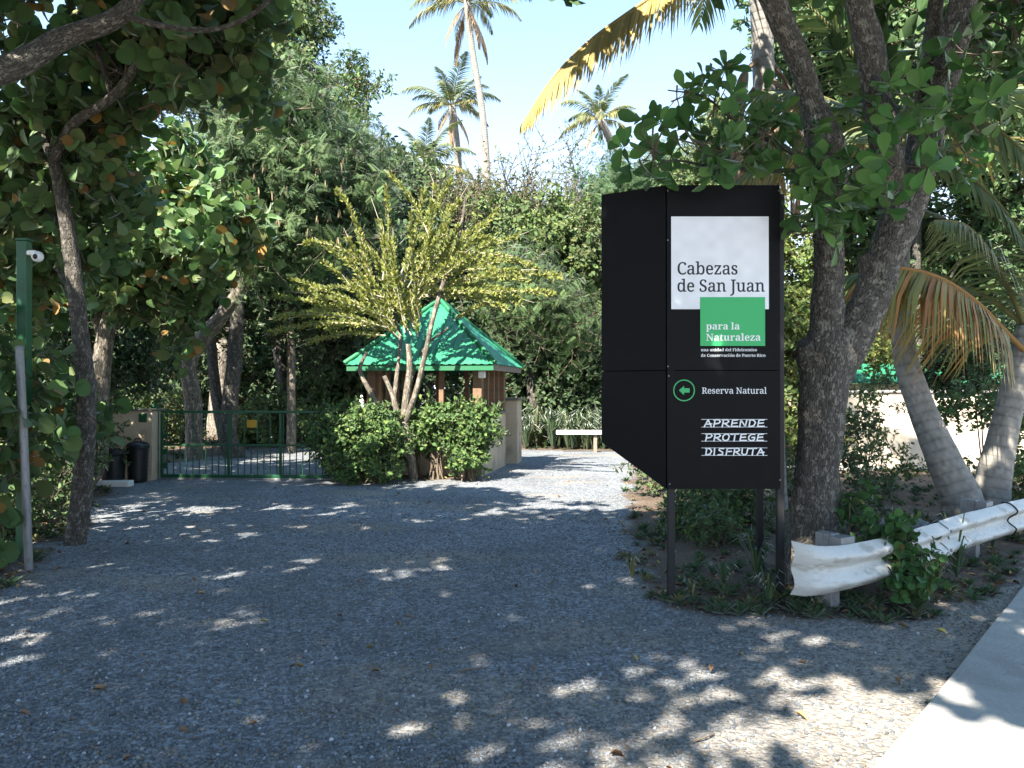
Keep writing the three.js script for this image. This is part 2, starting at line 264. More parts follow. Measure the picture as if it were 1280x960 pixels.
// ------------------------------------------------------------------ scattered gravel, litter
function scatter(name, geo, mat, n, seed, place, label, category, kind = 'stuff') {
  const m = shadow(new THREE.InstancedMesh(geo, mat, n)), r = rng(seed), q = new THREE.Object3D(), c = new THREE.Color(); m.name = name; let k = 0;
  for (let t = 0; t < n * 12 && k < n; t++) { const col = place(r, q); if (!col) continue; q.updateMatrix(); m.setMatrixAt(k, q.matrix); m.setColorAt(k, c.setRGB(...col)); k++; }
  m.count = k; tag(m, label, category, null, kind); scene.add(m); return m;
}
{
  const stone = new THREE.IcosahedronGeometry(1, 0); { const p = stone.attributes.position; for (let i = 0; i < p.count; i++) { const x = p.getX(i), y = p.getY(i), z = p.getZ(i), s = 0.8 + 0.5 * N(x * 1.3, y * 1.3, z * 1.3); p.setXYZ(i, x * s * 1.2, y * s * 0.75, z * s); } stone.computeVertexNormals(); }
  scatter('gravel', stone, std({ roughness: 0.95 }), 70000, 71, (r, q) => {
    const z = -2.8 - 9.5 * Math.pow(r(), 1.7), x = (r() * 1.5 - 0.75) * -z; if (sideOfRoad(x, z) > -0.02 || x < -4.6) return;
    const so = soilAt(x, z); if (r() < so * 0.95) return; if (r() < 0.75 * smooth(-1.8, 0, sideOfRoad(x, z))) return;
    const s = 0.004 + 0.011 * Math.pow(r(), 2.4); q.position.set(x, gh(x, z) + s * 0.25, z); q.scale.set(s, s, s); q.rotation.set(r() * 6, r() * 6, r() * 6);
    const b = 0.10 + 0.16 * r() * r() + (r() > 0.985 ? 0.25 : 0); return r() < 0.12 ? [b * 1.1, b * 0.95, b * 0.75] : [b * 0.93, b, b * 1.08];
  }, 'crushed blue grey stone scattered over the driveway', 'gravel');
  const lf = new GB(); lf.leaf(V(0, 0, 0), V(1, 0, 0), V(0, 1, 0), 1, 0.55, [1, 1, 1], 'ellipse', 0.2, 0.5);
  scatter('fallen_leaves', lf.geo(true), M.leafPlain, 5200, 72, (r, q) => {
    const z = -3.2 - 22 * Math.pow(r(), 1.3), x = (r() * 1.7 - 0.85) * -z; const so = soilAt(x, z), rd = sideOfRoad(x, z); if (rd > 0.3) return; if (r() > (so > 0.5 ? 1 : 0.03 + so)) return;
    const s = 0.02 + 0.055 * r(); q.position.set(x, gh(x, z) + 0.012 + 0.012 * r(), z); q.scale.set(s, s, s); q.rotation.set((r() - 0.5) * 0.9, r() * 6.28, (r() - 0.5) * 0.9);
    const t = r(), b = 0.6 + 0.7 * r(); return t < 0.65 ? [0.17 * b, 0.095 * b, 0.045 * b] : t < 0.85 ? [0.30 * b, 0.19 * b, 0.08 * b] : t < 0.93 ? [0.33 * b, 0.27 * b, 0.09 * b] : [0.09 * b, 0.12 * b, 0.04 * b];
  }, 'dry brown fallen leaves lying along the driveway edges', 'leaf litter');
}
// ------------------------------------------------------------------ the sign
const fontDir = 'fonts/droid/droid_';
const serifB = await new FontLoader().loadAsync(fontDir + 'serif_bold.typeface.json');
const serifR = await new FontLoader().loadAsync(fontDir + 'serif_regular.typeface.json');
{
  const D = 6.18, k = D / F, X = (px) => (px - 640) * k, Y = (py) => EYE + (HOR - py) * k;
  const S = thing('entrance_sign', 'tall black folded panel sign on posts, with white and green name plates', 'sign', null, [X(838), 0, -D]);
  const ox = X(838);
  const slab = (pts, t, nx, nz) => {                      // upright polygon [[x, y, z]...] (world minus base) with a thickness t against its normal
    const g = new GB(), n = pts.length; const c = V(...pts[1]).sub(V(...pts[0])).cross(V(...pts[2]).sub(V(...pts[0]))).normalize();
    const s = c.x * nx + c.z * nz > 0 ? 1 : -1, N3 = c.multiplyScalar(s);
    const tri = THREE.ShapeUtils.triangulateShape(pts.map(([x, y, z]) => new THREE.Vector2(Math.abs(N3.z) > Math.abs(N3.x) ? x : z, y)), []);
    const U = ([x, y, z]) => [Math.hypot(x, z), y];
    for (const off of [0, -t]) { const b = g.n; pts.forEach((p) => g.v(p[0] + N3.x * off, p[1] + N3.y * off, p[2] + N3.z * off, ...U(p))); for (const [a, d, e] of tri) { const A = V(...pts[a]), nn = V(...pts[d]).sub(A).cross(V(...pts[e]).sub(A)); (nn.dot(N3) > 0) === (off === 0) ? g.t(b + a, b + d, b + e) : g.t(b + a, b + e, b + d); } }
    for (let i = 0; i < n; i++) { const p = pts[i], q = pts[(i + 1) % n], b = g.n; for (const w of [p, q]) { g.v(w[0], w[1], w[2], ...U(w)); g.v(w[0] - N3.x * t, w[1] - N3.y * t, w[2] - N3.z * t, U(w)[0] + t, w[1]); } g.t(b, b + 1, b + 2); g.t(b + 2, b + 1, b + 3); }
    return g.geo();
  };
  const FL = [X(833) - ox, 0], FR = [X(976) - ox, 0.0], BL = [0.727 - ox, -0.315], BR = [X(976) - ox + 0.13, -0.86];
  const yT = Y(231), yS = Y(463), yB = Y(611), gap = 0.003;
  const L2 = (a, b, t) => [lerp(a[0], b[0], t), lerp(a[1], b[1], t)];
  const p3 = (q, y) => [q[0], y, q[1]];
  const inset = 0.006, fl = L2(FL, FR, inset), fr = L2(FL, FR, 1 - inset), ll = L2(BL, FL, 0.99);
  part('upper_front_panel', slab([p3(fl, yS + gap), p3(fr, yS + gap), p3(fr, yT), p3(fl, yT)], 0.02, 0, 1), M.black, S);
  part('lower_front_panel', slab([p3(fl, yB), p3(fr, yB), p3(fr, yS - gap), p3(fl, yS - gap)], 0.02, 0, 1), M.black, S);
  part('upper_side_panel', slab([p3(BL, yS + gap), p3(ll, yS + gap), p3(ll, yT), p3(BL, yT)], 0.02, -0.5, 0.8), M.black, S);
  part('lower_side_panel', slab([p3(BL, 1.21), p3(ll, yB), p3(ll, yS - gap), p3(BL, yS - gap)], 0.02, -0.5, 0.8), M.black, S, null, 'black panel cut off at a slant below');
  const r1 = L2(FR, BR, 0.03), r2 = L2(FR, BR, 0.98);
  part('return_panel', slab([p3(r1, yB), p3(r2, yB), p3(r2, yT), p3(r1, yT)], 0.02, 1, 0.1), M.black, S);
  part('back_panel', slab([p3(L2(BL, BR, 0.01), 1.21), p3(L2(BL, BR, 0.99), yB), p3(L2(BL, BR, 0.99), yT), p3(L2(BL, BR, 0.01), yT)], 0.02, -0.3, -0.9), M.black, S);
  part('top_panel', (() => { const s = new THREE.Shape(); [L2(FL, BR, 0.02), L2(FR, BL, 0.02), L2(BR, FL, 0.02), L2(BL, FR, 0.02)].forEach((q, i) => i ? s.lineTo(q[0], -q[1]) : s.moveTo(q[0], -q[1])); const g = new THREE.ExtrudeGeometry(s, { depth: 0.012, bevelEnabled: false }); g.rotateX(-Math.PI / 2); g.translate(0, yT - 0.03, 0); return metreUV(g); })(), M.black, S);
  for (const [q, h] of [[[0.012, -0.045], yT - 0.06], [[FR[0] + 0.012, -0.06], yT - 0.06], [[BR[0] - 0.045, BR[1] + 0.05], yT - 0.06]]) {
    const pg = box(0.055, h + 0.3, 0.055, 0.005); pg.translate(q[0], (h - 0.3) / 2, q[1]); part('post', pg, M.blackPost, S);
  }
  const plate = (name, x0, x1, y0, y1, m, z, parent = S) => { const g = box(X(x1) - X(x0), Y(y0) - Y(y1), 0.005, 0.0015); g.translate((X(x0) + X(x1)) / 2 - ox, (Y(y0) + Y(y1)) / 2, z); return part(name, g, m, parent); };
  const wp = plate('name_plate', 839, 961, 270.5, 386.5, M.signWhite, 0.0035), gp = plate('logo_plate', 875, 956, 371.5, 432.5, M.signGreen, 0.0085);
  const text = (name, str, font, x0, x1, base, z, m, parent, tall = 1, thick = 0) => {
    const g = new TextGeometry(str, { font, size: 1, depth: 0.001, curveSegments: 3, bevelEnabled: thick > 0, bevelSize: thick, bevelThickness: 0.0005, bevelSegments: 1 }); g.computeBoundingBox(); const b = g.boundingBox, s = (X(x1) - X(x0)) / (b.max.x - b.min.x);
    g.scale(s, s * tall, 1); g.translate(X(x0) - ox - b.min.x * s, Y(base), z); part(name, g, m, parent);
  };
  text('lettering', 'Cabezas', serifR, 846, 921, 343, 0.0062, M.ink, wp, 1.06, 0.016); text('lettering', 'de San Juan', serifR, 846, 955, 364.5, 0.0062, M.ink, wp, 1.06, 0.016);
  text('lettering', 'para la', serifB, 882, 924, 412, 0.0112, M.print, gp); text('lettering', 'Naturaleza', serifB, 882, 950, 426, 0.0112, M.print, gp);
  text('lettering', 'una unidad del Fideicomiso', serifB, 876, 946, 439, 0.0012, M.print, S); text('lettering', 'de Conservaci\u00f3n de Puerto Rico', serifB, 876, 956.5, 446, 0.0012, M.print, S);
  text('lettering', 'Reserva Natural', serifR, 877, 958, 492, 0.0012, M.print, S, 1, 0.008);
  { // green arrow in a ring
    const c = [X(855) - ox, Y(488)], ring = new THREE.RingGeometry(12.2 * k, 13.6 * k, 48); ring.translate(c[0], c[1], 0.0025); part('arrow_ring', ring, M.signGreen, S);
    const s = new THREE.Shape(); [[-6.5, 0], [0, 5.8], [0, 2.7], [7, 2.7], [7, -2.7], [0, -2.7], [0, -5.8]].forEach(([x, y], i) => i ? s.lineTo(x * k, y * k) : s.moveTo(x * k, y * k));
    const a = new THREE.ExtrudeGeometry(s, { depth: 0.001, bevelEnabled: false }); a.translate(c[0], c[1], 0.0015); part('arrow', a, M.signGreen, S);
  }
  // brush-written words: each stroke a flat ribbon with round ends
  const A = { A: [[[0, 0], [0.55, 1], [0.95, 0]], [[0.2, 0.36], [1.02, 0.42]]], P: [[[0.1, 0], [0.3, 0.98]], [[0.1, 0.98], [0.8, 1], [0.98, 0.75], [0.75, 0.5], [0.25, 0.42]]], R: [[[0.05, 0], [0.25, 0.98]], [[0.08, 0.98], [0.75, 1], [0.95, 0.77], [0.7, 0.53], [0.25, 0.46]], [[0.4, 0.46], [1, 0.02]]],
    E: [[[0.95, 0.98], [0.28, 0.94], [0.1, 0.06], [0.95, 0.08]], [[0.22, 0.5], [0.85, 0.55]]], N: [[[0.05, 0], [0.22, 0.98]], [[0.22, 0.98], [0.78, 0.04]], [[0.78, 0.04], [1, 1]]], D: [[[0.1, 0.02], [0.28, 0.98]], [[0.1, 0.98], [0.72, 0.95], [0.98, 0.6], [0.72, 0.14], [0.1, 0.02]]],
    O: [[[0.5, 1], [0.14, 0.72], [0.1, 0.25], [0.42, 0.02], [0.82, 0.2], [0.98, 0.65], [0.82, 0.95], [0.5, 1]]], T: [[[0, 0.96], [1.1, 1]], [[0.62, 0.98], [0.45, 0]]], G: [[[0.95, 0.95], [0.5, 0.98], [0.14, 0.65], [0.12, 0.22], [0.45, 0.02], [0.85, 0.14], [0.95, 0.5], [0.55, 0.5]]],
    I: [[[0.3, 0], [0.48, 1]]], S: [[[0.95, 0.95], [0.4, 0.98], [0.25, 0.72], [0.8, 0.42], [0.75, 0.1], [0.1, 0.04]]], F: [[[0.12, 0], [0.32, 0.98]], [[0.2, 0.97], [1.05, 1]], [[0.25, 0.52], [0.92, 0.55]]], U: [[[0.18, 1], [0.1, 0.3], [0.38, 0.02], [0.8, 0.2], [1, 1]]] };
  const stroke = (pts, w, z, out) => {
    for (let i = 0; i < pts.length; i++) { const c = new THREE.CircleGeometry(w / 2, 8); c.translate(pts[i][0], pts[i][1], z); out.push(c); if (!i) continue; const [ax, ay] = pts[i - 1], [bx, by] = pts[i], g = new THREE.PlaneGeometry(Math.hypot(bx - ax, by - ay), w); g.rotateZ(Math.atan2(by - ay, bx - ax)); g.translate((ax + bx) / 2, (ay + by) / 2, z + 0.0003 * (1 + i % 2)); out.push(g); }
  };
  for (const [word, y0, y1, x0, x1] of [['APRENDE', 524.6, 533.6, 880, 957], ['PROTEGE', 542.4, 551.2, 881, 956], ['DISFRUTA', 560.2, 569, 881, 956]]) {
    const out = [], wd = (x1 - x0) / word.length, widths = [...word].map((c) => c === 'I' ? 0.55 : 1), tot = widths.reduce((a, b) => a + b, 0); let x = x0;
    [...word].forEach((c, i) => { const w = (x1 - x0) * widths[i] / tot; for (const s of A[c]) stroke(s.map(([u, v]) => [X(x + u * w * 0.86) - ox, Y(lerp(y1, y0, v))]), 1.75 * k, 0.0016, out); x += w; });
    for (const y of [y0 - 0.4, y1 + 0.2]) { const g = new THREE.PlaneGeometry(X(959) - X(876.5), 0.55 * k); g.translate((X(959) + X(876.5)) / 2 - ox, Y(y), 0.0013); out.push(g); }
    part('brush_lettering', mergeGeometries(out.map((g) => g.index ? g.toNonIndexed() : g)), M.print, S);
  }
  for (const [px, py] of [[833, 238], [833, 300], [833, 458], [834, 470], [835, 605], [972, 238], [973, 600]]) { const g = new THREE.SphereGeometry(0.007, 8, 4); g.scale(1, 1, 0.4); g.translate(X(px) - ox + 0.012, Y(py), 0.001); part('rivet', g, M.galv, S); }
}

// ------------------------------------------------------------------ guardrail
{
  const G = thing('guardrail', 'dented white corrugated steel guardrail beside the road', 'guardrail');
  const path = [V(2.02, 0, -5.62), V(2.25, 0, -5.68), V(2.75, 0, -6.0), V(3.5, 0, -6.66), V(4.4, 0, -7.45), V(5.3, 0, -8.2), V(6.4, 0, -9.15), V(8.4, 0, -10.9)];
  const curve = new THREE.CatmullRomCurve3(path), prof = [[0, 0], [0.012, 0.012], [0.075, 0.05], [0.082, 0.075], [0.072, 0.1], [0.012, 0.14], [0.006, 0.157], [0.012, 0.175], [0.072, 0.215], [0.082, 0.24], [0.075, 0.265], [0.012, 0.303], [0, 0.315]];
  const sweep = (t0, t1, n, y0) => {
    const g = new GB(), m = prof.length;
    for (const back of [0, 1]) {
      const b = g.n;
      for (let k = 0; k <= n; k++) {
        const t = lerp(t0, t1, k / n), c = curve.getPointAt(t), d = curve.getTangentAt(t), nr = V(-d.z, 0, d.x), s = t * curve.getLength(), fl = Math.exp(-s * 5.5), dent = 0.012 * N(s * 3, 1.3) + 0.01 * N(s * 9, 4);
        const lift = y0 + 0.006 * N(s * 2, 7);
        prof.forEach(([o, h], i) => {
          const hh = (h - 0.157) * (1 + 0.22 * fl) + 0.157, oo = o * (1 - 0.35 * fl) - back * 0.006 + dent * (0.4 + 1.2 * Math.sin(i * 1.3)) - 0.11 * Math.pow(Math.max(0, 1 - s / 0.09), 2) + 0.015 * fl * N(h * 14, s * 9, 3);
          g.v(c.x + nr.x * oo, lift + hh - 0.012 * fl * N(i * 0.9, s * 8, 5), c.z + nr.z * oo, s, h * 1.3);
        });
      }
      for (let k = 0; k < n; k++) for (let i = 0; i < m - 1; i++) { const a = b + k * m + i, e = a + m; back ? (g.t(a, a + 1, e), g.t(e, a + 1, e + 1)) : (g.t(a, e, a + 1), g.t(e, e + 1, a + 1)); }
    }
    const half = g.n / 2;
    for (let k = 0; k < n; k++) for (const i of [0, m - 1]) { const a = k * m + i, e = a + m; i ? (g.t(a, e, a + half), g.t(e, e + half, a + half)) : (g.t(a, a + half, e), g.t(e, a + half, e + half)); }
    return g.geo();
  };
  part('rail_beam', sweep(0, 0.245, 40, 0.205), M.railWhite, G); part('rail_beam', sweep(0.235, 0.63, 40, 0.216), M.railWhite, G); part('rail_beam', sweep(0.62, 1, 30, 0.22), M.railWhite, G);
  for (const t of [0.055, 0.385, 0.62, 0.85]) {
    const c = curve.getPointAt(t), d = curve.getTangentAt(t), nr = V(d.z, 0, -d.x), a = Math.atan2(-d.z, d.x);
    const pg = box(0.10, 1.1, 0.14, 0.006); pg.rotateY(a); pg.translate(c.x + nr.x * 0.19, 0.03, c.z + nr.z * 0.19); const p = part('post', pg, M.galv, G);
    const bg = box(0.16, 0.30, 0.10, 0.006); bg.rotateY(a); bg.translate(c.x + nr.x * 0.065, 0.42, c.z + nr.z * 0.065); part('spacer_block', bg, M.galv, p);
  }
  for (const s of [0.1, 0.24, 0.62]) for (const h of [0.08, 0.24]) { const c = curve.getPointAt(s), d = curve.getTangentAt(s), nr = V(-d.z, 0, d.x), g = new THREE.CylinderGeometry(0.012, 0.014, 0.012, 8); g.rotateX(Math.PI / 2); g.rotateY(Math.atan2(nr.x, nr.z)); g.translate(c.x + nr.x * 0.085, 0.21 + h, c.z + nr.z * 0.085); part('bolt', g, M.galv, G); }
  const c = curve.getPointAt(0.425), d = curve.getTangentAt(0.425), nr = V(-d.z, 0, d.x), w = new GB();
  w.tube([[-0.03, 0.538], [0.03, 0.53], [0.095, 0.472], [0.098, 0.445], [0.04, 0.395], [0.035, 0.365], [0.098, 0.31], [0.098, 0.285], [0.05, 0.215]].map(([o, y], i) => V(c.x + nr.x * o + d.x * 0.035 * Math.sin(i * 0.9), y, c.z + nr.z * o + d.z * 0.035 * Math.sin(i * 0.9))), [0.008, 0.008], 6, 0, 3);
  const wire = shadow(new THREE.Mesh(w.geo(), M.rubber)); wire.name = 'cable'; tag(wire, 'black cable looped over the white guardrail', 'cable'); scene.add(wire);
}

// ------------------------------------------------------------------ gatehouse
{
  const K = thing('gatehouse', 'small guard kiosk with green pyramid metal roof and beige stucco half walls', 'building', null, [-1.457, 0, -16.17], -0.19);
  const H = 1.425, W = 1.13, wallT = 0.14, wh = 1.12, eave = 2.1, apex = 3.42;
  for (let s = 0; s < 4; s++) {
    const g = box(2 * W - (s % 2 ? 2 * wallT : 0) - (s % 2 ? 0.004 : 0), wh + 0.2, wallT, 0.01); g.translate(0, (wh - 0.2) / 2, W - wallT / 2); g.rotateY(s * Math.PI / 2); const wl = part('half_wall', g, M.stucco, K);
    const c = box(2 * W + 0.05 - (s % 2 ? 2 * wallT + 0.16 : 0), 0.05, wallT + 0.05, 0.006); c.translate(0, wh + 0.026, W - wallT / 2); c.rotateY(s * Math.PI / 2); part('sill', c, M.woodGrey, wl);
    // corrugated roof sheet
    const rg = new GB(), n = 96, out = 0.02;
    const nz = V(0, H, apex - eave).normalize();
    for (let i = 0; i <= n; i++) { const u = lerp(-H, H, i / n), rib = Math.pow(0.5 + 0.5 * Math.cos(u / 0.15 * Math.PI * 2), 3) * 0.022 + 0.004 * N(u * 5, s), top = Math.abs(u); for (let j = 0; j <= 3; j++) { const z = lerp(H + 0.02, top, j / 3), y = lerp(eave, apex, (H - z) / H); rg.v(u, y + nz.y * rib, z + nz.z * rib, u, z); } }
    for (let i = 0; i < n; i++) for (let j = 0; j < 3; j++) { const a = i * 4 + j; rg.t(a, a + 4, a + 1); rg.t(a + 4, a + 5, a + 1); }
    const r = rg.geo(); r.rotateY(s * Math.PI / 2); part('roof_sheet', r, M.greenRoof, K);
    const hp = new GB().tube([V(H + 0.02, eave + 0.02, H + 0.02), V(0, apex + 0.02, 0)], [0.045, 0.045], 8); const hg = hp.geo(); hg.rotateY(s * Math.PI / 2); part('ridge_cap', hg, M.greenFascia, K);
    const fg = box(2 * H - 0.02 - (s % 2 ? 0.07 : 0), 0.11, 0.03, 0.004); fg.translate(0, eave - 0.075, H - 0.02); fg.rotateY(s * Math.PI / 2); part('fascia', fg, s === 1 ? M.woodGrey : M.greenFascia, K);
    // posts between half wall and roof
    for (const u of s % 2 ? [-0.42, 0.1, 0.55] : [-0.3, 0.34]) { const pg = box(0.09, eave - wh - 0.13, 0.09, 0.006); pg.translate(u, (eave + wh) / 2 - 0.012, W - wallT / 2); pg.rotateY(s * Math.PI / 2); part('post', pg, M.wood, K); }
    const cg = box(0.17, eave - wh - 0.13, 0.17, 0.01); cg.translate(W - 0.09, (eave + wh) / 2 - 0.012, W - 0.09); cg.rotateY(s * Math.PI / 2); part('corner_post', cg, M.wood, K);
  }
  const sg = box(2 * H - 0.12, 0.03, 2 * H - 0.12, 0.004); sg.translate(0, eave - 0.045, 0); part('ceiling', sg, M.woodGrey, K);
  const fl = box(2 * W - 0.3, 0.08, 2 * W - 0.3, 0.01); fl.translate(0, 0.045, 0); part('floor', fl, M.concrete, K);
  const dk = box(1.5, 0.06, 0.5, 0.01); dk.translate(0, 0.95, -0.55); part('counter', dk, M.wood, K);
  for (const u of [-0.7, 0.7]) { const g = box(0.06, 0.86, 0.44, 0.01); g.translate(u, 0.5, -0.55); part('counter_leg', g, M.wood, K); }
  const lg = new RoundedBoxGeometry(0.13, 0.14, 0.12, 3, 0.03); lg.translate(W + 0.02, eave - 0.2, W + 0.07); const lp = part('wall_lamp', lg, M.white, K, null, 'small white box lamp under the eave');
  const lv = box(0.05, 0.08, 0.05); lv.translate(W + 0.02, eave - 0.095, W + 0.02); part('bracket', lv, M.galv, lp);
}
function pillar(label, x, z, turn, w, h, d, capM, over = 0.04, ch = 0.05) {
  const P = thing('gate_pillar', label, 'pillar', null, [x, 0, z], turn); const g = box(w, h + 0.2, d, 0.015); g.translate(0, (h - 0.2) / 2, 0); part('shaft', g, M.stucco, P);
  const c = box(w + over * 2, ch, d + over * 2, 0.008); c.translate(0, h + ch / 2 + 0.002, 0); part('cap', c, capM, P); return P;
}
pillar('beige stucco pillar with flat cap behind the kiosk wall', 0.01, -17.75, -0.19, 0.32, 1.38, 0.55, M.capDark);
pillar('beige stucco pillar with white cap where the gate meets the kiosk', -2.98, -15.55, -0.1, 0.55, 1.22, 0.4, M.capWhite);
{ // entry pillar at the far end of the gate, with a wing wall
  const P = pillar('broad beige stucco gate pillar behind the black bins', -6.82, -14.45, 0.06, 0.82, 1.24, 0.5, M.capDark, 0.03, 0.035);
  const g = box(0.13, 0.15, 0.03, 0.004); g.translate(0.25, 1.12, 0.262); part('hinge_plate', g, M.greenMetal, P);
  const W = thing('wing_wall', 'low beige stucco wall running back from the gate pillar', 'wall', null, [-7.55, 0, -14.5], 0.5); const wg = box(1.0, 1.35, 0.2, 0.015); wg.translate(0, 0.5, 0); part('wall_face', wg, M.stucco, W); const wc = box(1.04, 0.035, 0.26, 0.006); wc.translate(0, 1.195, 0); part('coping', wc, M.capDark, W);
}
{ // small white figure on the gate pillar cap
  const pts = [[0, 0], [0.055, 0], [0.05, 0.03], [0.03, 0.05], [0.045, 0.1], [0.04, 0.15], [0.018, 0.17], [0.03, 0.2], [0.022, 0.235], [0, 0.24]].map(([x, y]) => new THREE.Vector2(x, y));
  const m = shadow(new THREE.Mesh(new THREE.LatheGeometry(pts, 14), M.white)); m.name = 'pillar_finial'; m.position.set(-2.92, 1.274, -15.55); tag(m, 'small white finial standing on the white capped pillar', 'finial'); scene.add(m);
}

// ------------------------------------------------------------------ sliding gate
{
  const G = thing('metal_gate', 'green picket gate of steel bars closing the drive', 'gate', null, [-6.36, 0, -14.5], -0.12 * 0.4);
  const L = 3.2, top = 1.22, mid = 0.62, bot = 0.06;
  const bar = (name, x, y, w, h, d = 0.04, m = M.greenMetal) => { const g = box(w, h, d, 0.004); g.translate(x, y, 0); return part(name, g, m, G); };
  bar('top_rail', L / 2, top, L, 0.045); bar('middle_rail', L / 2, mid, L - 0.1, 0.035, 0.035); bar('bottom_rail', L / 2, bot, L, 0.06);
  for (const x of [0.02, 1.25, 2.2, L - 0.02]) bar('stile', x, (top + bot) / 2, 0.045, top - bot - 0.06, 0.045);
  const n = 27; for (let i = 1; i < n; i++) { const x = i * L / n; bar('picket', x, (mid + bot) / 2, 0.018, mid - bot - 0.05, 0.018); if (i % 2) bar('picket', x, (mid + top) / 2, 0.018, top - mid - 0.045, 0.018); }
  const post = box(0.1, 1.5, 0.1, 0.006); post.translate(-0.1, 0.6, 0.02); part('gate_post', post, M.greenMetal, G);
  for (const y of [0.25, 0.5, 0.78]) { const g = box(0.1, 0.1, 0.03, 0.01); g.translate(0.09, y, 0.03); part('hinge', g, M.greenMetal, G); }
  const tr = box(L + 0.8, 0.03, 0.08, 0.004); tr.translate(L / 2, 0.012, 0); part('track', tr, M.galv, G);
  const y = shadow(new THREE.Mesh(box(0.2, 0.14, 0.008, 0.003), M.yellow)); y.name = 'gate_notice'; y.position.set(-4.72, 1.0, -14.55); tag(y, 'small plain yellow notice fixed to the green gate', 'notice'); scene.add(y);
}

// ------------------------------------------------------------------ bins, poles, camera, barrier
function bin(label, x, z, h, w, turn) {
  const B = thing('trash_bin', label, 'trash bin', 'black bins at the gate pillar', [x, gh(x, z), z], turn);
  const pts = [[0, 0.02], [w * 0.40, 0], [w * 0.43, 0.02]]; for (let i = 0; i <= 8; i++) { const t = i / 8; pts.push([w * lerp(0.43, 0.5, t), 0.04 + t * (h * 0.78)]); if (i < 8) pts.push([w * lerp(0.43, 0.5, t) + 0.008, 0.055 + t * h * 0.78]); } pts.push([w * 0.54, h * 0.82], [w * 0.54, h * 0.86], [w * 0.46, h * 0.865], [w * 0.42, h * 0.80], [0, h * 0.79]);
  part('body', new THREE.LatheGeometry(pts.map((p) => new THREE.Vector2(...p)), 28), M.blackPlastic, B);
  const lid = [[w * 0.53, h * 0.872], [w * 0.54, h * 0.9], [w * 0.42, h * 0.96], [w * 0.16, h], [0, h]].map((p) => new THREE.Vector2(...p)); part('lid', new THREE.LatheGeometry(lid, 28), M.blackPlastic, B);
  const hg = new GB().tube([V(-0.06, h * 0.985, 0), V(-0.05, h * 1.04, 0), V(0.05, h * 1.04, 0), V(0.06, h * 0.985, 0)], [0.012, 0.012], 6); part('handle', hg.geo(), M.blackPlastic, B);
}
bin('ribbed black trash bin standing on the pale kerb stone', -6.85, -13.75, 0.62, 0.40, 0.3);
bin('taller black trash bin pushed against the gate pillar', -6.55, -14.0, 0.72, 0.36, 0);
{ const g = box(0.72, 0.12, 0.22, 0.015); const m = shadow(new THREE.Mesh(g, M.capWhite)); m.name = 'kerb_stone'; m.position.set(-6.75, 0.06 + gh(-6.75, -13.4) - 0.03, -13.42); m.rotation.y = 0.05; tag(m, 'pale concrete kerb stone in front of the black bins', 'kerb stone'); scene.add(m); }
{ // galvanised pole by the verge
  const b = gnd(38, 712), P = thing('steel_pole', 'short leaning galvanised pole with a rounded cap at the verge', 'pole', null, [b.x, 0, b.z]);
  part('shaft', new GB().tube([V(0, -0.2, 0), V(-0.05, 1, 0), V(-0.1, 2.0, 0)], [0.036, 0.036], 14).geo(), M.galv, P);
  const c = new THREE.SphereGeometry(0.04, 14, 8); c.scale(1, 0.7, 1); c.translate(-0.1, 2.01, 0); part('cap', c, M.galv, P);
}
{ // green post with a dome camera
  const p = at(30, 560, 7.9), P = thing('camera_post', 'tall dark green square post carrying a white camera', 'post', null, [p.x, 0, p.z]);
  const g = box(0.10, 3.3, 0.10, 0.006); g.translate(0, 1.45, 0); part('shaft', g, M.greenMetal, P); const c = box(0.12, 0.02, 0.12, 0.004); c.translate(0, 3.112, 0); part('cap', c, M.greenMetal, P);
  const C = thing('security_camera', 'white dome security camera on the green post', 'camera', null, [p.x + 0.05, 2.95, p.z + 0.03]);
  const a = new RoundedBoxGeometry(0.09, 0.05, 0.06, 3, 0.015); a.translate(0.045, 0.03, 0); part('mount', a, M.white, C);
  const s = new THREE.SphereGeometry(0.055, 20, 14); s.translate(0.11, -0.01, 0.02); part('housing', s, M.white, C); const e = new THREE.SphereGeometry(0.03, 16, 10); e.translate(0.112, -0.014, 0.052); part('lens', e, M.blackPlastic, C);
}
{ // white barrier arm beyond the kiosk
  const B = thing('barrier_arm', 'white barrier arm on a low post in front of strap leaved plants', 'barrier', null, [2.35, 0, -20.4]);
  const g = box(1.75, 0.11, 0.06, 0.01); g.translate(-0.35, 0.52, 0); part('arm', g, M.white, B); const p = box(0.09, 0.6, 0.09, 0.006); p.translate(-0.22, 0.2, -0.09); part('post', p, M.woodGrey, B);
}
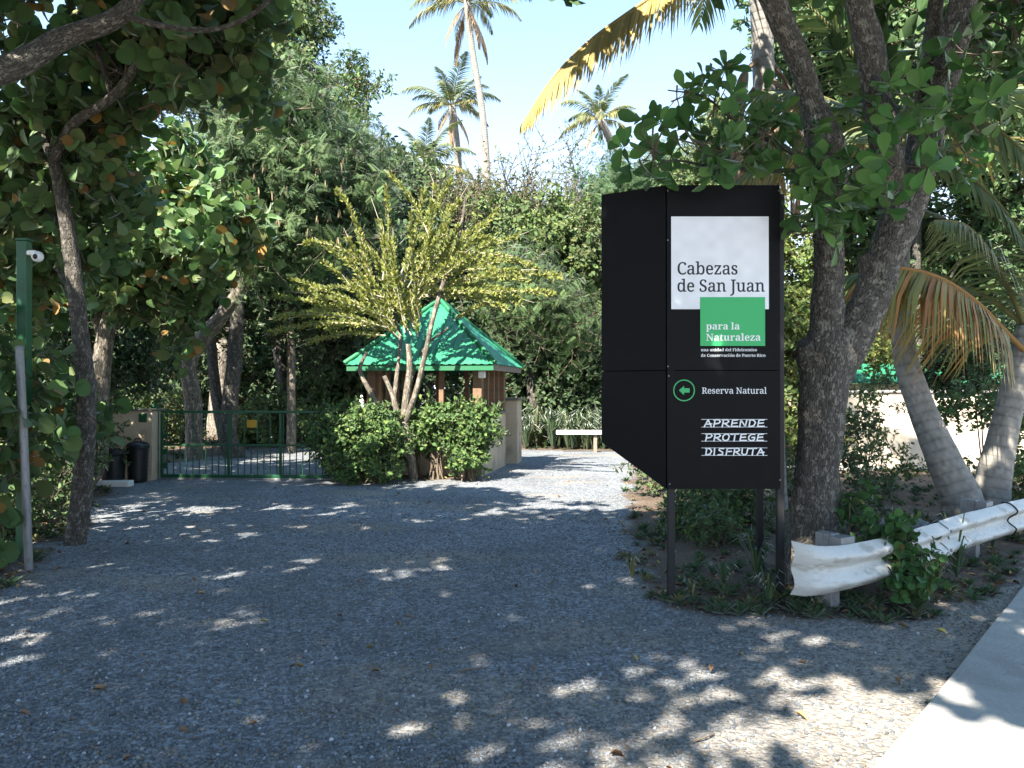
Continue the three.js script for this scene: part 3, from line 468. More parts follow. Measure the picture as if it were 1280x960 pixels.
// ------------------------------------------------------------------ wall and green panels beyond the guardrail
{
  const W = thing('boundary_wall', 'sunlit pale stucco boundary wall behind the palms', 'wall', null, [8.6, 0, -15.6], -0.12);
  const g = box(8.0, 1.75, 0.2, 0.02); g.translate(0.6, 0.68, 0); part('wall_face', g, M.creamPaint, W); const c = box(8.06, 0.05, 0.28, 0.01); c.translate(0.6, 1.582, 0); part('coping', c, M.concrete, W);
  const k = box(8.0, 0.14, 0.3, 0.02); k.translate(0.6, 0.06, 0.32); part('kerb', k, M.concrete, W);
  const R = thing('green_roofed_shed', 'low shed with a green corrugated roof behind the boundary wall', 'shed', null, [9.4, 0, -18.4], -0.1);
  const b = box(6.4, 1.75, 1.6, 0.01); b.translate(0, 0.86, 0); part('wall', b, M.stucco, R);
  const rg = new GB(), n = 120; for (let i = 0; i <= n; i++) { const u = lerp(-3.5, 3.5, i / n), rib = 0.02 * Math.cos(u / 0.16 * 6.2832); for (let j = 0; j <= 2; j++) rg.v(u, 1.76 + 0.5 * j / 2 + rib, 1.15 - 2.3 * j / 2, u, j); } for (let i = 0; i < n; i++) for (let j = 0; j < 2; j++) { const a = i * 3 + j; rg.t(a, a + 3, a + 1); rg.t(a + 3, a + 4, a + 1); } part('roof', rg.geo(), M.greenRoof, R);
}
for (const [x, z, s, t] of [[3.62, -7.6, 0.2, 0.4], [4.0, -7.85, 0.17, 1.4]]) { // two stones behind the rail
  const g = new THREE.IcosahedronGeometry(1, 3), p = g.attributes.position; for (let i = 0; i < p.count; i++) { const a = p.getX(i), b = p.getY(i), c = p.getZ(i), k = 0.85 + 0.25 * fbm(a * 1.4 + x, b * 1.4, c * 1.4 + z); p.setXYZ(i, a * k * 0.85, Math.max(-0.5, b * k * 1.6), c * k); } g.computeVertexNormals();
  const m = shadow(new THREE.Mesh(g, M.rock)); m.name = numbered('standing_stone'); m.position.set(x, gh(x, z) + s * 0.5, z); m.scale.setScalar(s); m.rotation.y = t; tag(m, s > 0.18 ? 'larger grey standing stone behind the white guardrail' : 'smaller grey standing stone behind the white guardrail', 'stone', 'stones behind the guardrail'); scene.add(m);
}
// ------------------------------------------------------------------ foliage kinds: boughs of real leaves on twigs
const mixc = (a, b, t) => [lerp(a[0], b[0], t), lerp(a[1], b[1], t), lerp(a[2], b[2], t)];
function tint(r, pal) { const c = pal[Math.min(pal.length - 1, Math.floor(Math.pow(r(), 1.5) * pal.length))], k = 0.75 + 0.5 * r(); return [c[0] * k, c[1] * k, c[2] * k]; }
function makeBough(o, seed) {                            // grows from the origin along +y to a length of about o.len
  const r = rng(seed), g = new GB(), L = o.len, leaves = [], twigs = [];
  const stem = [V(0, 0, 0), V((r() - 0.5) * 0.15 * L, L * 0.5, (r() - 0.5) * 0.15 * L), V((r() - 0.5) * 0.3 * L, L, (r() - 0.5) * 0.3 * L)], sc = new THREE.CatmullRomCurve3(stem);
  twigs.push([stem, [o.tw, o.tw * 0.4]]);
  for (let k = 0; k < o.twigs; k++) {
    const t = 0.15 + 0.85 * (k + r() * 0.6) / o.twigs, p = sc.getPoint(Math.min(1, t)), a = k * 2.4 + r(), e = o.open * (0.7 + 0.6 * r()), d = V(Math.cos(a) * Math.sin(e), Math.cos(e), Math.sin(a) * Math.sin(e)), len = L * o.sub * (1.1 - 0.5 * t) * (0.7 + 0.6 * r());
    const q = p.clone().addScaledVector(d, len * 0.55), e2 = p.clone().addScaledVector(d, len); e2.y += len * (r() - 0.6) * 0.35; twigs.push([[p, q, e2], [o.tw * 0.5, o.tw * 0.2]]);
    const tc = new THREE.CatmullRomCurve3([p, q, e2]);
    for (let j = 0; j < o.per; j++) {
      const s = o.rosette ? 0.9 + 0.1 * r() : 0.12 + 0.88 * (j + r() * 0.5) / o.per, lp = tc.getPoint(Math.min(1, s)), tg = tc.getTangent(Math.min(1, s));
      let ld = dirRand(r); ld.addScaledVector(tg, -ld.dot(tg) * (o.rosette ? 0.6 : 0.8)).normalize().addScaledVector(tg, o.rosette ? 0.15 + 0.5 * r() : 0.35 + 0.5 * r()); ld.y -= o.hang * r(); ld.normalize();
      leaves.push([lp, ld, V((r() - 0.5) * o.tilt, 1, (r() - 0.5) * o.tilt), o.L * (0.65 + 0.6 * r())]);
    }
  }
  for (const [p, d, up, l] of leaves) {
    const c = tint(r, o.pal);
    if (o.shape === 'feather') {                          // twice-divided leaf: pairs of narrow plumes along a stalk
      const side = d.clone().cross(up).normalize(), n = o.pairs;
      for (let k = 0; k < n; k++) { const t = 0.2 + 0.8 * k / (n - 1), b = p.clone().addScaledVector(d, t * l); b.y -= 0.25 * l * t * t; for (const s of [-1, 1]) { const e = side.clone().multiplyScalar(s).addScaledVector(d, 0.45).normalize(); e.y -= 0.2; g.leaf(b, e, up, l * 0.42 * (1.15 - 0.5 * t), l * 0.085, c, 'rhomb', 0.15); } }
    } else g.leaf(p, d, up, l, l * o.asp, c, o.shape, o.droop, o.fold);
  }
  g.slot(0); for (const [p, w] of twigs) g.tube(p, w, 4, 0, 2, [1, 1, 1], 0, false); g.slot(1);
  return g.geo(true);
}
const twigMat = std({ color: new THREE.Color().setRGB(0.12, 0.095, 0.065), roughness: 0.9 });
const KIND = {
  grape: { len: 0.75, twigs: 7, sub: 0.55, open: 0.9, per: 7, L: 0.145, asp: 0.98, shape: 'fine_round', droop: 0.12, fold: 0.16, hang: 0.3, tilt: 1.4, tw: 0.012, mat: 'leaf', pal: [[0.055, 0.125, 0.032], [0.065, 0.14, 0.036], [0.085, 0.155, 0.04], [0.06, 0.13, 0.034], [0.11, 0.17, 0.05], [0.075, 0.145, 0.038], [0.09, 0.155, 0.042], [0.13, 0.18, 0.055], [0.10, 0.16, 0.045], [0.16, 0.18, 0.06], [0.07, 0.13, 0.035], [0.24, 0.14, 0.03]] },
  almond: { len: 0.8, twigs: 5, sub: 0.5, open: 0.8, per: 10, L: 0.19, asp: 0.52, shape: 'obovate', droop: 0.14, fold: 0.22, hang: 0.25, tilt: 0.9, tw: 0.014, rosette: true, mat: 'leafGloss', pal: [[0.045, 0.105, 0.026], [0.055, 0.125, 0.03], [0.065, 0.14, 0.033], [0.09, 0.17, 0.04]] },
  spray: { len: 0.34, twigs: 3, sub: 0.7, open: 0.7, per: 7, L: 0.155, asp: 0.5, shape: 'fine_obovate', droop: 0.14, fold: 0.22, hang: 0.2, tilt: 0.8, tw: 0.009, rosette: true, mat: 'leafGloss', pal: [[0.036, 0.115, 0.020], [0.045, 0.135, 0.024], [0.06, 0.155, 0.028], [0.085, 0.19, 0.034]] },
  broad: { len: 0.9, twigs: 11, sub: 0.5, open: 0.85, per: 11, L: 0.105, asp: 0.5, shape: 'ellipse', droop: 0.15, fold: 0.2, hang: 0.4, tilt: 1.3, tw: 0.012, mat: 'leaf', pal: [[0.056, 0.110, 0.033], [0.069, 0.131, 0.037], [0.094, 0.156, 0.044], [0.138, 0.188, 0.056]] },
  dark: { len: 0.95, twigs: 11, sub: 0.5, open: 0.9, per: 11, L: 0.115, asp: 0.5, shape: 'ellipse', droop: 0.15, fold: 0.2, hang: 0.4, tilt: 1.3, tw: 0.013, mat: 'leaf', pal: [[0.041, 0.084, 0.027], [0.051, 0.101, 0.032], [0.068, 0.121, 0.038]] },
  light: { len: 0.85, twigs: 11, sub: 0.5, open: 0.85, per: 11, L: 0.10, asp: 0.55, shape: 'ellipse', droop: 0.15, fold: 0.2, hang: 0.35, tilt: 1.3, tw: 0.012, mat: 'leafThin', pal: [[0.081, 0.144, 0.037], [0.103, 0.172, 0.041], [0.138, 0.201, 0.046], [0.184, 0.218, 0.057]] },
  feather: { len: 0.95, twigs: 9, sub: 0.5, open: 0.9, per: 7, L: 0.17, asp: 1, shape: 'feather', pairs: 8, droop: 0.1, hang: 0.5, tilt: 0.9, tw: 0.011, mat: 'leafThin', pal: [[0.070, 0.135, 0.042], [0.085, 0.155, 0.048], [0.11, 0.175, 0.055]] },
  sparse: { len: 1.1, twigs: 8, sub: 0.6, open: 0.9, per: 6, L: 0.075, asp: 0.5, shape: 'ellipse', droop: 0.1, fold: 0.2, hang: 0.3, tilt: 1.4, tw: 0.014, mat: 'leafThin', pal: [[0.11, 0.14, 0.05], [0.14, 0.16, 0.06], [0.18, 0.17, 0.08]] },
  hedge: { len: 0.34, twigs: 8, sub: 0.5, open: 0.8, per: 7, L: 0.075, asp: 0.62, shape: 'obovate', droop: 0.1, fold: 0.2, hang: 0.1, tilt: 1.0, tw: 0.005, mat: 'leafGloss', pal: [[0.055, 0.125, 0.026], [0.075, 0.155, 0.03], [0.10, 0.185, 0.036], [0.15, 0.22, 0.05]] },
  weed: { len: 0.3, twigs: 6, sub: 0.6, open: 0.9, per: 5, L: 0.07, asp: 0.5, shape: 'ellipse', droop: 0.2, fold: 0.2, hang: 0.1, tilt: 1.0, tw: 0.004, mat: 'leafThin', pal: [[0.055, 0.115, 0.028], [0.08, 0.145, 0.034], [0.12, 0.17, 0.04]] },
};
const boughs = {};
const boughOf = (kind) => boughs[kind] ??= [1, 2].map((k) => makeBough(KIND[kind], k * 131 + kind.length * 17));
const UPV = V(0, 1, 0);
// blobs: [centre Vector3, [rx, ry, rz], number of boughs]; foliage goes into the thing as InstancedMesh parts
function foliage(T, kind, blobs, seed, { scale = 1, shell = 0.45, upward = 0.35, tintR = [1, 1, 1], spread = 0.14, name = 'foliage', limbs = null, clip = null } = {}) {
  const r = rng(seed), q = new THREE.Object3D(), c = new THREE.Color(), lists = [[], []], tips = [];
  for (const [o, R, n] of blobs) for (let k = 0; k < n; k++) {
    const d = dirRand(r), s = Math.pow(shell + (1 - shell) * r(), 0.7) * (1 + 0.25 * N(d.x * 2 + o.x, d.y * 2, d.z * 2 + o.z));
    const p = V(o.x + d.x * R[0] * s, o.y + d.y * R[1] * s, o.z + d.z * R[2] * s); if (p.y < 0.1 || (clip && clip(p))) continue;
    q.position.copy(p).sub(T.position); const dir = V(d.x / R[0], d.y / R[1], d.z / R[2]).normalize().add(dirRand(r).multiplyScalar(0.5)); dir.y += upward; dir.normalize();
    q.position.addScaledVector(dir, -KIND[kind].len * 0.5 * scale);
    q.quaternion.setFromUnitVectors(UPV, dir).multiply(new THREE.Quaternion().setFromAxisAngle(UPV, r() * 6.28)); q.scale.setScalar(scale * (0.75 + 0.5 * r())); q.updateMatrix();
    const b = 1 + spread * (r() * 2 - 1), h = 0.08 * (r() - 0.5); lists[k % 2].push([q.matrix.clone(), [tintR[0] * b * (1 + h), tintR[1] * b, tintR[2] * b]]);
    if (limbs && r() < limbs) tips.push([o, q.position.clone().add(T.position)]);
  }
  lists.forEach((l, v) => {
    if (!l.length) return;
    const m = shadow(new THREE.InstancedMesh(boughOf(kind)[v], [M[KIND[kind].mat], twigMat], l.length)); m.name = name; m.userData.kind = 'stuff';
    l.forEach(([mx, col], i) => { m.setMatrixAt(i, mx); m.setColorAt(i, c.setRGB(...col)); }); T.add(m);
  });
  return tips;
}
// a tree: trunk paths in world coordinates [[points], [radii]], limbs reach to the middle of each blob, twigs to some boughs
function tree(name, label, o) {
  const b = o.trunks[0][0][0], T = thing(name, label, o.category ?? 'tree', o.group, [b.x, 0, b.z]), loc = (p) => p.clone().sub(T.position);
  const g = new GB(), lg = new GB(), mat = o.bark ?? M.bark; let s = o.seed;
  for (const [pts, rad] of o.trunks) g.tube(pts.map(loc), rad, o.seg ?? 12, o.rough ?? 0.12, o.per ?? 6, [1, 1, 1], s++);
  part('trunk', g.geo(), mat, T);
  const heads = o.trunks.map(([p]) => p), r = rng(o.seed + 5);
  const near = (c) => { let best = null, bd = 1e9; for (const p of heads) for (let i = Math.max(1, Math.floor(p.length * 0.4)); i < p.length; i++) { const d = p[i].distanceTo(c) + (p[i].y > c.y ? 3 : 0); if (d < bd) { bd = d; best = p[i]; } } return best; };
  const blobs = o.blobs.map((x) => x);
  for (const [c, R] of blobs) { const a = near(c), w = Math.min(o.limb ?? 0.05, 0.02 + R[0] * 0.022), m = a.clone().lerp(c, 0.5).add(V((r() - 0.5) * 0.4, 0.25 + 0.2 * r(), (r() - 0.5) * 0.4)); lg.tube([loc(a), loc(m), loc(c)], [w, w * 0.7, w * 0.45], 7, 0.08, 5, [1, 1, 1], s++, false); }
  const tips = foliage(T, o.kind, blobs, o.seed * 3 + 1, { limbs: o.twigs ?? 0.3, ...o.f });
  for (const [c, p] of tips) { const m = c.clone().lerp(p, 0.5); m.y += 0.06; lg.tube([loc(c), loc(m), loc(p)], [0.022, 0.014, 0.008], 4, 0, 2, [1, 1, 1], 0, false); }
  part('limbs', lg.geo(), mat, T).userData.kind = 'stuff';
  return T;
}
const B = (px, py, d, rx, ry, n, rz) => [at(px, py, d), [rx * d / F, ry * d / F, rz ?? rx * d / F], n];

// ------------------------------------------------------------------ the almond tree beside the sign
{
  const d = 6.65, P = (x, y, k = d) => at(x, y, k), T = thing('almond_tree', 'stout forked tree with rough grey bark between sign and guardrail', 'tree', null, [at(1015, 735, d).x, 0, -d]), loc = (p) => p.clone().sub(T.position);
  const g = new GB(), R = (px) => px / 2 * d / F;
  const tb = (pts, w, seg, seed, rough = 0.17) => g.tube(pts.map(loc), w.map(R), seg, rough, 12, [1, 1, 1], seed);
  tb([V(at(1012, 760, d).x, -0.25, -d), P(1013, 735), P(1016, 680), P(1019, 610), P(1026, 540), P(1030, 480), P(1036, 445), P(1038, 418), P(1040, 398)], [96, 80, 60, 54, 55, 59, 68, 52, 6], 26, 3);
  tb([P(1030, 470), P(1034, 415), P(1036, 350), P(1037, 290), P(1036, 230), P(1031, 180), P(1016, 130, 6.6), P(1000, 75, 6.5), P(978, 25, 6.4), P(950, -35, 6.3), P(905, -120, 6.1)], [56, 44, 36, 36, 44, 48, 30, 29, 28, 26, 20], 20, 11);
  tb([P(1036, 480), P(1056, 438), P(1074, 408), P(1092, 370), P(1104, 328), P(1124, 278), P(1144, 235), P(1160, 180), P(1174, 125), P(1192, 60), P(1206, -5), P(1225, -90)], [44, 50, 47, 46, 44, 50, 40, 32, 32, 34, 33, 28], 20, 23);
  tb([P(1126, 285), P(1117, 240), P(1108, 190, 6.55), P(1099, 130, 6.5), P(1088, 60, 6.45), P(1072, -10, 6.4), P(1050, -90, 6.3)], [40, 34, 36, 34, 31, 30, 24], 18, 31);
  tb([P(1142, 235), P(1146, 180, 6.75), P(1154, 120, 6.8), P(1164, 60, 6.85), P(1172, -10, 6.9), P(1180, -80, 7)], [30, 22, 20, 20, 19, 16], 14, 41);
  tb([P(1150, 218), P(1172, 205, 6.5), P(1192, 196, 6.4)], [20, 13, 8], 10, 51);
  tb([P(1022, 455), P(1012, 440), P(1005, 428, 6.6)], [50, 40, 18], 14, 61, 0.25); tb([P(1096, 345), P(1086, 330), P(1080, 318)], [34, 24, 12], 12, 63, 0.25);
  tb([P(1031, 195), P(1012, 185, 6.55)], [44, 18], 12, 66, 0.3);
  part('trunk', g.geo(), M.bark, T);
  // leafy boughs: the ones in view hang low over the sign, the rest form a wide crown above the frame
  const lg = new GB(); const limb = (pts, w) => lg.tube(pts.map(loc), w.map(R), 7, 0.08, 5, [1, 1, 1], pts[0].x * 9, false);
  limb([P(1036, 232), P(1000, 215, 6.4), P(950, 212, 6.2), P(890, 208, 6.0), P(840, 200, 5.9), P(815, 208, 5.9)], [9, 6, 4, 2.5, 1.5]); limb([P(1036, 240), P(990, 190, 6.3), P(930, 160, 6.2), P(880, 120, 6.1), P(835, 112, 6.1)], [9, 6, 4, 2.5, 1.5]);
  limb([P(1090, 90, 6.5), P(1110, 120, 6.0), P(1130, 150, 5.8)], [8, 5, 3]); limb([P(1036, 270), P(1010, 280, 6.2), P(985, 292, 6.0)], [8, 5, 3]); limb([P(1040, 200), P(1070, 200, 6.0), P(1095, 215, 5.8)], [8, 5, 3]);
  const crown = [[V(1.2, 6.4, -4.4), [2.3, 0.9, 1.9], 70], [V(3.2, 6.9, -5.6), [2.4, 1.1, 2.2], 80], [V(1.6, 6.9, -7.6), [2.0, 0.9, 1.6], 46], [V(4.3, 5.8, -7.2), [1.8, 0.9, 1.8], 46], [V(-0.6, 6.3, -4.2), [1.6, 0.7, 1.5], 36], [V(1.6, 6.7, -1.9), [1.5, 0.7, 1.2], 40], [V(0.3, 6.5, -3.1), [1.2, 0.6, 0.9], 28], [V(3.6, 6.6, -3.2), [1.9, 0.8, 1.3], 40]];
  for (const [c] of crown) limb([P(1050, -90, 6.3), P(1050, -90, 6.3).lerp(c, 0.5).add(V(0, 0.3, 0)), c], [24, 16, 8]);
  part('limbs', lg.geo(), M.bark, T).userData.kind = 'stuff';
  foliage(T, 'spray', [B(818, 182, 5.9, 20, 6, 3, 0.1), B(862, 182, 6.0, 26, 7, 4, 0.1), B(845, 116, 6.1, 22, 8, 2, 0.1), B(895, 128, 6.15, 30, 10, 3, 0.15), B(915, 195, 6.1, 34, 14, 4, 0.25), B(958, 180, 6.2, 30, 20, 4, 0.3), B(1008, 195, 6.1, 36, 24, 4, 0.3), B(1012, 285, 6.3, 8, 20, 3, 0.1), B(1015, 250, 6.2, 8, 10, 2, 0.2), B(1060, 205, 5.9, 36, 20, 4, 0.3), B(1105, 215, 5.8, 36, 22, 4, 0.3), B(1130, 130, 5.9, 40, 20, 4, 0.3), B(1150, 90, 6.3, 50, 26, 3, 0.4), B(1215, 110, 6.2, 44, 40, 4, 0.4), B(1230, 170, 6.3, 40, 26, 3, 0.4), B(1240, 60, 6.2, 40, 40, 3, 0.5)], 901, { scale: 0.92, shell: 0.1, upward: 0.1, clip: (p) => { const x = 640 + p.x / -p.z * F, y = HOR - (p.y - EYE) / -p.z * F; return (x < 985 && y > 200) || (x < 1005 && y > 215); } });
  foliage(T, 'almond', crown, 917, { scale: 1.15, shell: 0.1, upward: 0.5 });
}

// ------------------------------------------------------------------ sea grapes on the near left
tree('sea_grape_tree', 'slender dark trunked tree with large round leaves, some yellowed, over the steel pole', {
  seed: 21, kind: 'grape', limb: 0.045, twigs: 0.35,
  trunks: [[[V(-4.66, -0.2, -8.5), at(104, 600, 8.5), at(108, 500, 8.5), at(97, 390, 8.5), at(86, 300, 8.5), at(66, 195, 8.4)], [0.12, 0.10, 0.095, 0.085, 0.075, 0.06]], [[at(66, 200, 8.4), at(90, 155, 8.2), at(140, 120, 7.9), at(180, 60, 7.6), at(210, -40, 7.4)], [0.055, 0.05, 0.04, 0.03]], [[at(66, 200, 8.4), at(40, 130, 8.4), at(30, 40, 8.4), at(20, -60, 8.2)], [0.05, 0.04, 0.035, 0.03]]],
  blobs: [B(60, 110, 8.6, 80, 70, 14), B(150, 90, 8.0, 70, 60, 13), B(215, 55, 7.8, 65, 45, 17), B(140, 190, 8.8, 70, 45, 13), B(60, 230, 9.2, 70, 70, 20), B(90, 320, 9.6, 50, 40, 8), B(30, 340, 9.4, 55, 70, 16), B(300, 50, 8.2, 60, 45, 12), B(205, -40, 7.6, 90, 45, 9), B(60, -20, 8, 90, 50, 9)], f: { scale: 0.95, shell: 0.2 },
});
tree('sea_grape_tree', 'second round leaved tree with pale sunlit leaves behind the slender dark trunk', {
  seed: 37, kind: 'grape', limb: 0.05, twigs: 0.3, bark: M.barkPale,
  trunks: [[[V(-7.3, -0.2, -13.2), at(118, 580, 13.2), at(122, 510, 13.2), at(130, 430, 13.2), at(150, 360, 13), at(190, 290, 12.6)], [0.2, 0.19, 0.17, 0.14, 0.11, 0.08]], [[at(130, 430, 13.2), at(110, 350, 13.4), at(85, 270, 13.6)], [0.1, 0.08, 0.06]]],
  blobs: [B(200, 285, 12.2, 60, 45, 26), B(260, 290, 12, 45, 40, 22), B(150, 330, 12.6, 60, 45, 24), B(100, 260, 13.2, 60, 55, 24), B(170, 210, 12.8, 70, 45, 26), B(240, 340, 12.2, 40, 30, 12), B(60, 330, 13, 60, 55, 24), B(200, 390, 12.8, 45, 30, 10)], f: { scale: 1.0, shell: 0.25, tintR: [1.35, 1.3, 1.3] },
});

// trees that stand beside and behind the camera and shade the drive
tree('shade_tree', 'dark limbed round leaved tree whose bough crosses above the camera post', {
  seed: 51, kind: 'grape', limb: 0.07, twigs: 0.12,
  trunks: [[[V(-5.6, -0.2, -4.6), V(-5.5, 1.6, -4.7), V(-5.2, 3.2, -5.0), at(10, 85, 6.1), at(75, 48, 6.3), at(150, 18, 6.4), at(190, -40, 6.4)], [0.2, 0.18, 0.15, 0.1, 0.085, 0.07, 0.05]], [[V(-5.2, 3.2, -5.0), V(-4.6, 4.6, -4.2), V(-3.6, 5.8, -3.2), V(-2.4, 6.6, -2.6)], [0.14, 0.12, 0.09, 0.06]], [[at(150, 18, 6.4), at(205, 32, 6.3), at(265, 36, 6.2), at(310, 20, 6.1), at(345, -8, 6.0)], [0.03, 0.022, 0.018, 0.014]]],
  blobs: [[V(-4.4, 5.9, -4.2), [1.7, 1.0, 1.6], 62], [V(-2.7, 6.6, -3.2), [1.7, 0.9, 1.5], 62], [V(-4.1, 6.7, -5.7), [1.4, 0.9, 1.2], 26], [V(-1.3, 6.9, -2.2), [1.5, 0.8, 1.3], 46], [V(-5.4, 5.4, -5.9), [1.0, 0.7, 0.9], 16], [V(-6, 5, -3), [1.6, 1.4, 1.6], 40], [V(0.5, 6.9, -0.6), [1.3, 0.6, 1.0], 22], [V(1.9, 6.8, -0.5), [1.2, 0.6, 0.8], 22], [V(0.1, 6.9, 1.0), [1.3, 0.5, 0.9], 20], [V(0.7, 7.0, 2.1), [1.1, 0.5, 0.8], 9], [V(1.5, 7.0, 0.9), [0.9, 0.5, 0.7], 4]], f: { scale: 1.1, shell: 0.1, upward: 0.4 },
});
tree('shade_tree', 'broad leafy shade tree standing behind the viewpoint', {
  seed: 57, kind: 'almond', limb: 0.08, twigs: 0.1,
  trunks: [[[V(-4.6, -0.2, 3.2), V(-4.5, 2.2, 3.0), V(-4.1, 4.6, 2.4), V(-3.4, 6.6, 1.6)], [0.26, 0.22, 0.17, 0.1]]],
  blobs: [[V(-3.8, 7.2, 1.4), [2.2, 1.1, 1.9], 80], [V(-2.2, 7.6, 0.2), [1.7, 0.9, 1.4], 48], [V(-5.6, 6.6, 1.2), [1.8, 1.1, 1.8], 50], [V(-4.2, 7.4, -1.2), [1.9, 0.9, 1.6], 54]], f: { scale: 1.25, shell: 0.1, upward: 0.4 },
});

tree('shade_tree', 'tall leafy tree beyond the verge that shades the gate', {
  seed: 59, kind: 'broad', limb: 0.08, twigs: 0.1,
  trunks: [[[V(-9.0, -0.2, -7.2), V(-8.9, 2.5, -7.3), V(-8.5, 5, -7.6), V(-8.0, 7, -7.9)], [0.26, 0.22, 0.17, 0.1]]],
  blobs: [[V(-7.7, 7.3, -6.9), [1.6, 0.8, 1.0], 56], [V(-6.0, 7.4, -6.4), [1.3, 0.7, 1.0], 24], [V(-9.2, 7.0, -7.2), [1.4, 1.0, 1.2], 40]], f: { scale: 1.3, shell: 0.1, upward: 0.4 },
});

// ------------------------------------------------------------------ woodland behind the gate and kiosk
const feathery = tree('feathery_tree', 'crooked pale trunked tree with feathery foliage behind the green gate', {
  seed: 63, kind: 'feather', limb: 0.06, twigs: 0.35, bark: M.barkPale,
  trunks: [[[V(-7.3, -0.2, -18.4), at(243, 560, 18.4), at(241, 500, 18.4), at(236, 450, 18.4), at(252, 425, 18.4), at(280, 390, 18.2), at(302, 360, 18), at(330, 300, 17.6), at(345, 220, 17.2), at(350, 160, 17)], [0.22, 0.19, 0.19, 0.2, 0.18, 0.16, 0.14, 0.12, 0.09, 0.06]], [[at(302, 360, 18), at(340, 330, 17.4), at(390, 290, 17)], [0.09, 0.07, 0.05]]],
  blobs: [B(325, 140, 16.8, 60, 45, 42), B(370, 170, 17, 55, 45, 40), B(300, 200, 16.6, 55, 40, 36), B(350, 230, 16.6, 60, 40, 40), B(400, 230, 17.2, 60, 45, 42), B(440, 270, 17.8, 40, 45, 30), B(310, 270, 16.8, 55, 35, 30), B(380, 290, 17, 55, 35, 32), B(430, 200, 18, 40, 40, 24), B(330, 320, 17.4, 50, 25, 18)], f: { scale: 1.25, shell: 0.35 },
});
{ // brown seed pods hanging in the feathery crown
  const g = new GB(), r = rng(66); for (let k = 0; k < 46; k++) { const c = at(300 + 130 * r(), 170 + 150 * r(), 15.4 + 1.4 * r()).sub(feathery.position); for (let j = 0; j < 5; j++) g.leaf(c, V((r() - 0.5) * 0.5, -1, (r() - 0.5) * 0.5).normalize(), dirRand(r), 0.14 + 0.08 * r(), 0.022, tint(r, [[0.28, 0.22, 0.12], [0.2, 0.15, 0.08]]), 'blade', 0.05); }
  part('seed_pods', g.geo(true), M.leafPlain, feathery).userData.kind = 'stuff';
}
tree('twin_trunk_tree', 'dark twin trunked tree just beyond the gate bars', {
  seed: 71, kind: 'dark', limb: 0.07, twigs: 0.3,
  trunks: [[[V(-6.45, -0.2, -19), at(286, 555, 19), at(288, 500, 19), at(294, 440, 19), at(296, 380, 19), at(290, 300, 19)], [0.24, 0.22, 0.19, 0.17, 0.15, 0.12]], [[V(-6.6, -0.2, -19.1), at(282, 550, 19.1), at(270, 490, 19.2), at(262, 420, 19.4), at(240, 330, 19.6)], [0.2, 0.16, 0.13, 0.12, 0.1]]],
  blobs: [B(240, 360, 20, 60, 50, 40), B(310, 350, 20.5, 60, 45, 40), B(370, 370, 21, 55, 45, 40), B(200, 420, 20.5, 50, 40, 28), B(290, 280, 20, 60, 50, 40), B(220, 290, 20, 60, 50, 36)], f: { scale: 1.4, shell: 0.3 },
});
tree('slim_tree', 'slim upright trunk in the dark woodland behind the gate', {
  seed: 77, kind: 'dark', limb: 0.05, twigs: 0.3, bark: M.barkPale,
  trunks: [[[at(364, 575, 20.5).setY(-0.2), at(364, 540, 20.5), at(364, 460, 20.5), at(362, 380, 20.5), at(355, 300, 20.5)], [0.13, 0.12, 0.11, 0.1, 0.08]]],
  blobs: [B(400, 340, 21.5, 60, 50, 40), B(420, 400, 22, 50, 50, 36), B(350, 300, 21.5, 60, 50, 36), B(440, 330, 22, 45, 55, 36)], f: { scale: 1.45, shell: 0.3 },
});
tree('tall_tree', 'tall grey twigged tree rising above the feathery foliage', {
  seed: 83, kind: 'broad', limb: 0.09, twigs: 0.6, bark: M.barkPale,
  trunks: [[[V(-9.6, -0.2, -26), at(275, 480, 26), at(285, 380, 26), at(300, 260, 26), at(330, 150, 25.6), at(350, 60, 25.4)], [0.35, 0.3, 0.26, 0.22, 0.17, 0.1]], [[at(330, 150, 25.6), at(375, 135, 25.4), at(420, 120, 25), at(450, 105, 25)], [0.12, 0.09, 0.07, 0.04]]],
  blobs: [B(330, 70, 25.4, 55, 50, 56), B(370, 20, 25.4, 30, 40, 26), B(375, 110, 25, 45, 40, 34), B(448, 102, 25, 14, 10, 9), B(440, 140, 25, 20, 10, 9), B(290, 20, 25.5, 60, 55, 50), B(280, 120, 25.4, 60, 50, 44), B(340, -40, 25.4, 50, 40, 30), B(220, 60, 26, 60, 60, 50)], f: { scale: 1.45, shell: 0.3, tintR: [1.1, 1.1, 1.0] },
});
const wood = (name, label, px, base, d, kind, blobs, seed, scale, o = {}) => tree(name, label, {
  seed, kind, limb: 0.06, twigs: 0.3, group: 'woodland trees', trunks: [[[at(px, 0, d).setY(-0.2), at(px + 6, base - 60, d), at(px - 4, base - 130, d), at(px + 4, blobs[0][0].y ? HOR - (blobs[0][0].y - EYE) / d * F : base - 200, d)], [0.2, 0.17, 0.13, 0.08]]], blobs, f: { scale, shell: 0.3, ...o.f }, ...o.t,
});
wood('woodland_tree', 'dark evergreen filling the gap over the wing wall', 60, 560, 15.5, 'dark', [B(70, 430, 15, 80, 60, 60), B(20, 300, 15.5, 70, 70, 50), B(110, 380, 16, 60, 50, 40), B(30, 520, 14.5, 60, 50, 40), B(150, 440, 16.5, 45, 40, 26), B(70, 200, 16, 80, 60, 46)], 101, 1.2);
wood('woodland_tree', 'leafy understorey tree with sunlit leaves seen through the upper gate bars', 350, 560, 24, 'light', [B(370, 530, 23, 55, 26, 46), B(330, 545, 23.5, 40, 20, 26), B(410, 500, 24, 45, 40, 40), B(200, 530, 22, 45, 30, 30), B(440, 540, 23, 40, 24, 26)], 103, 1.2);
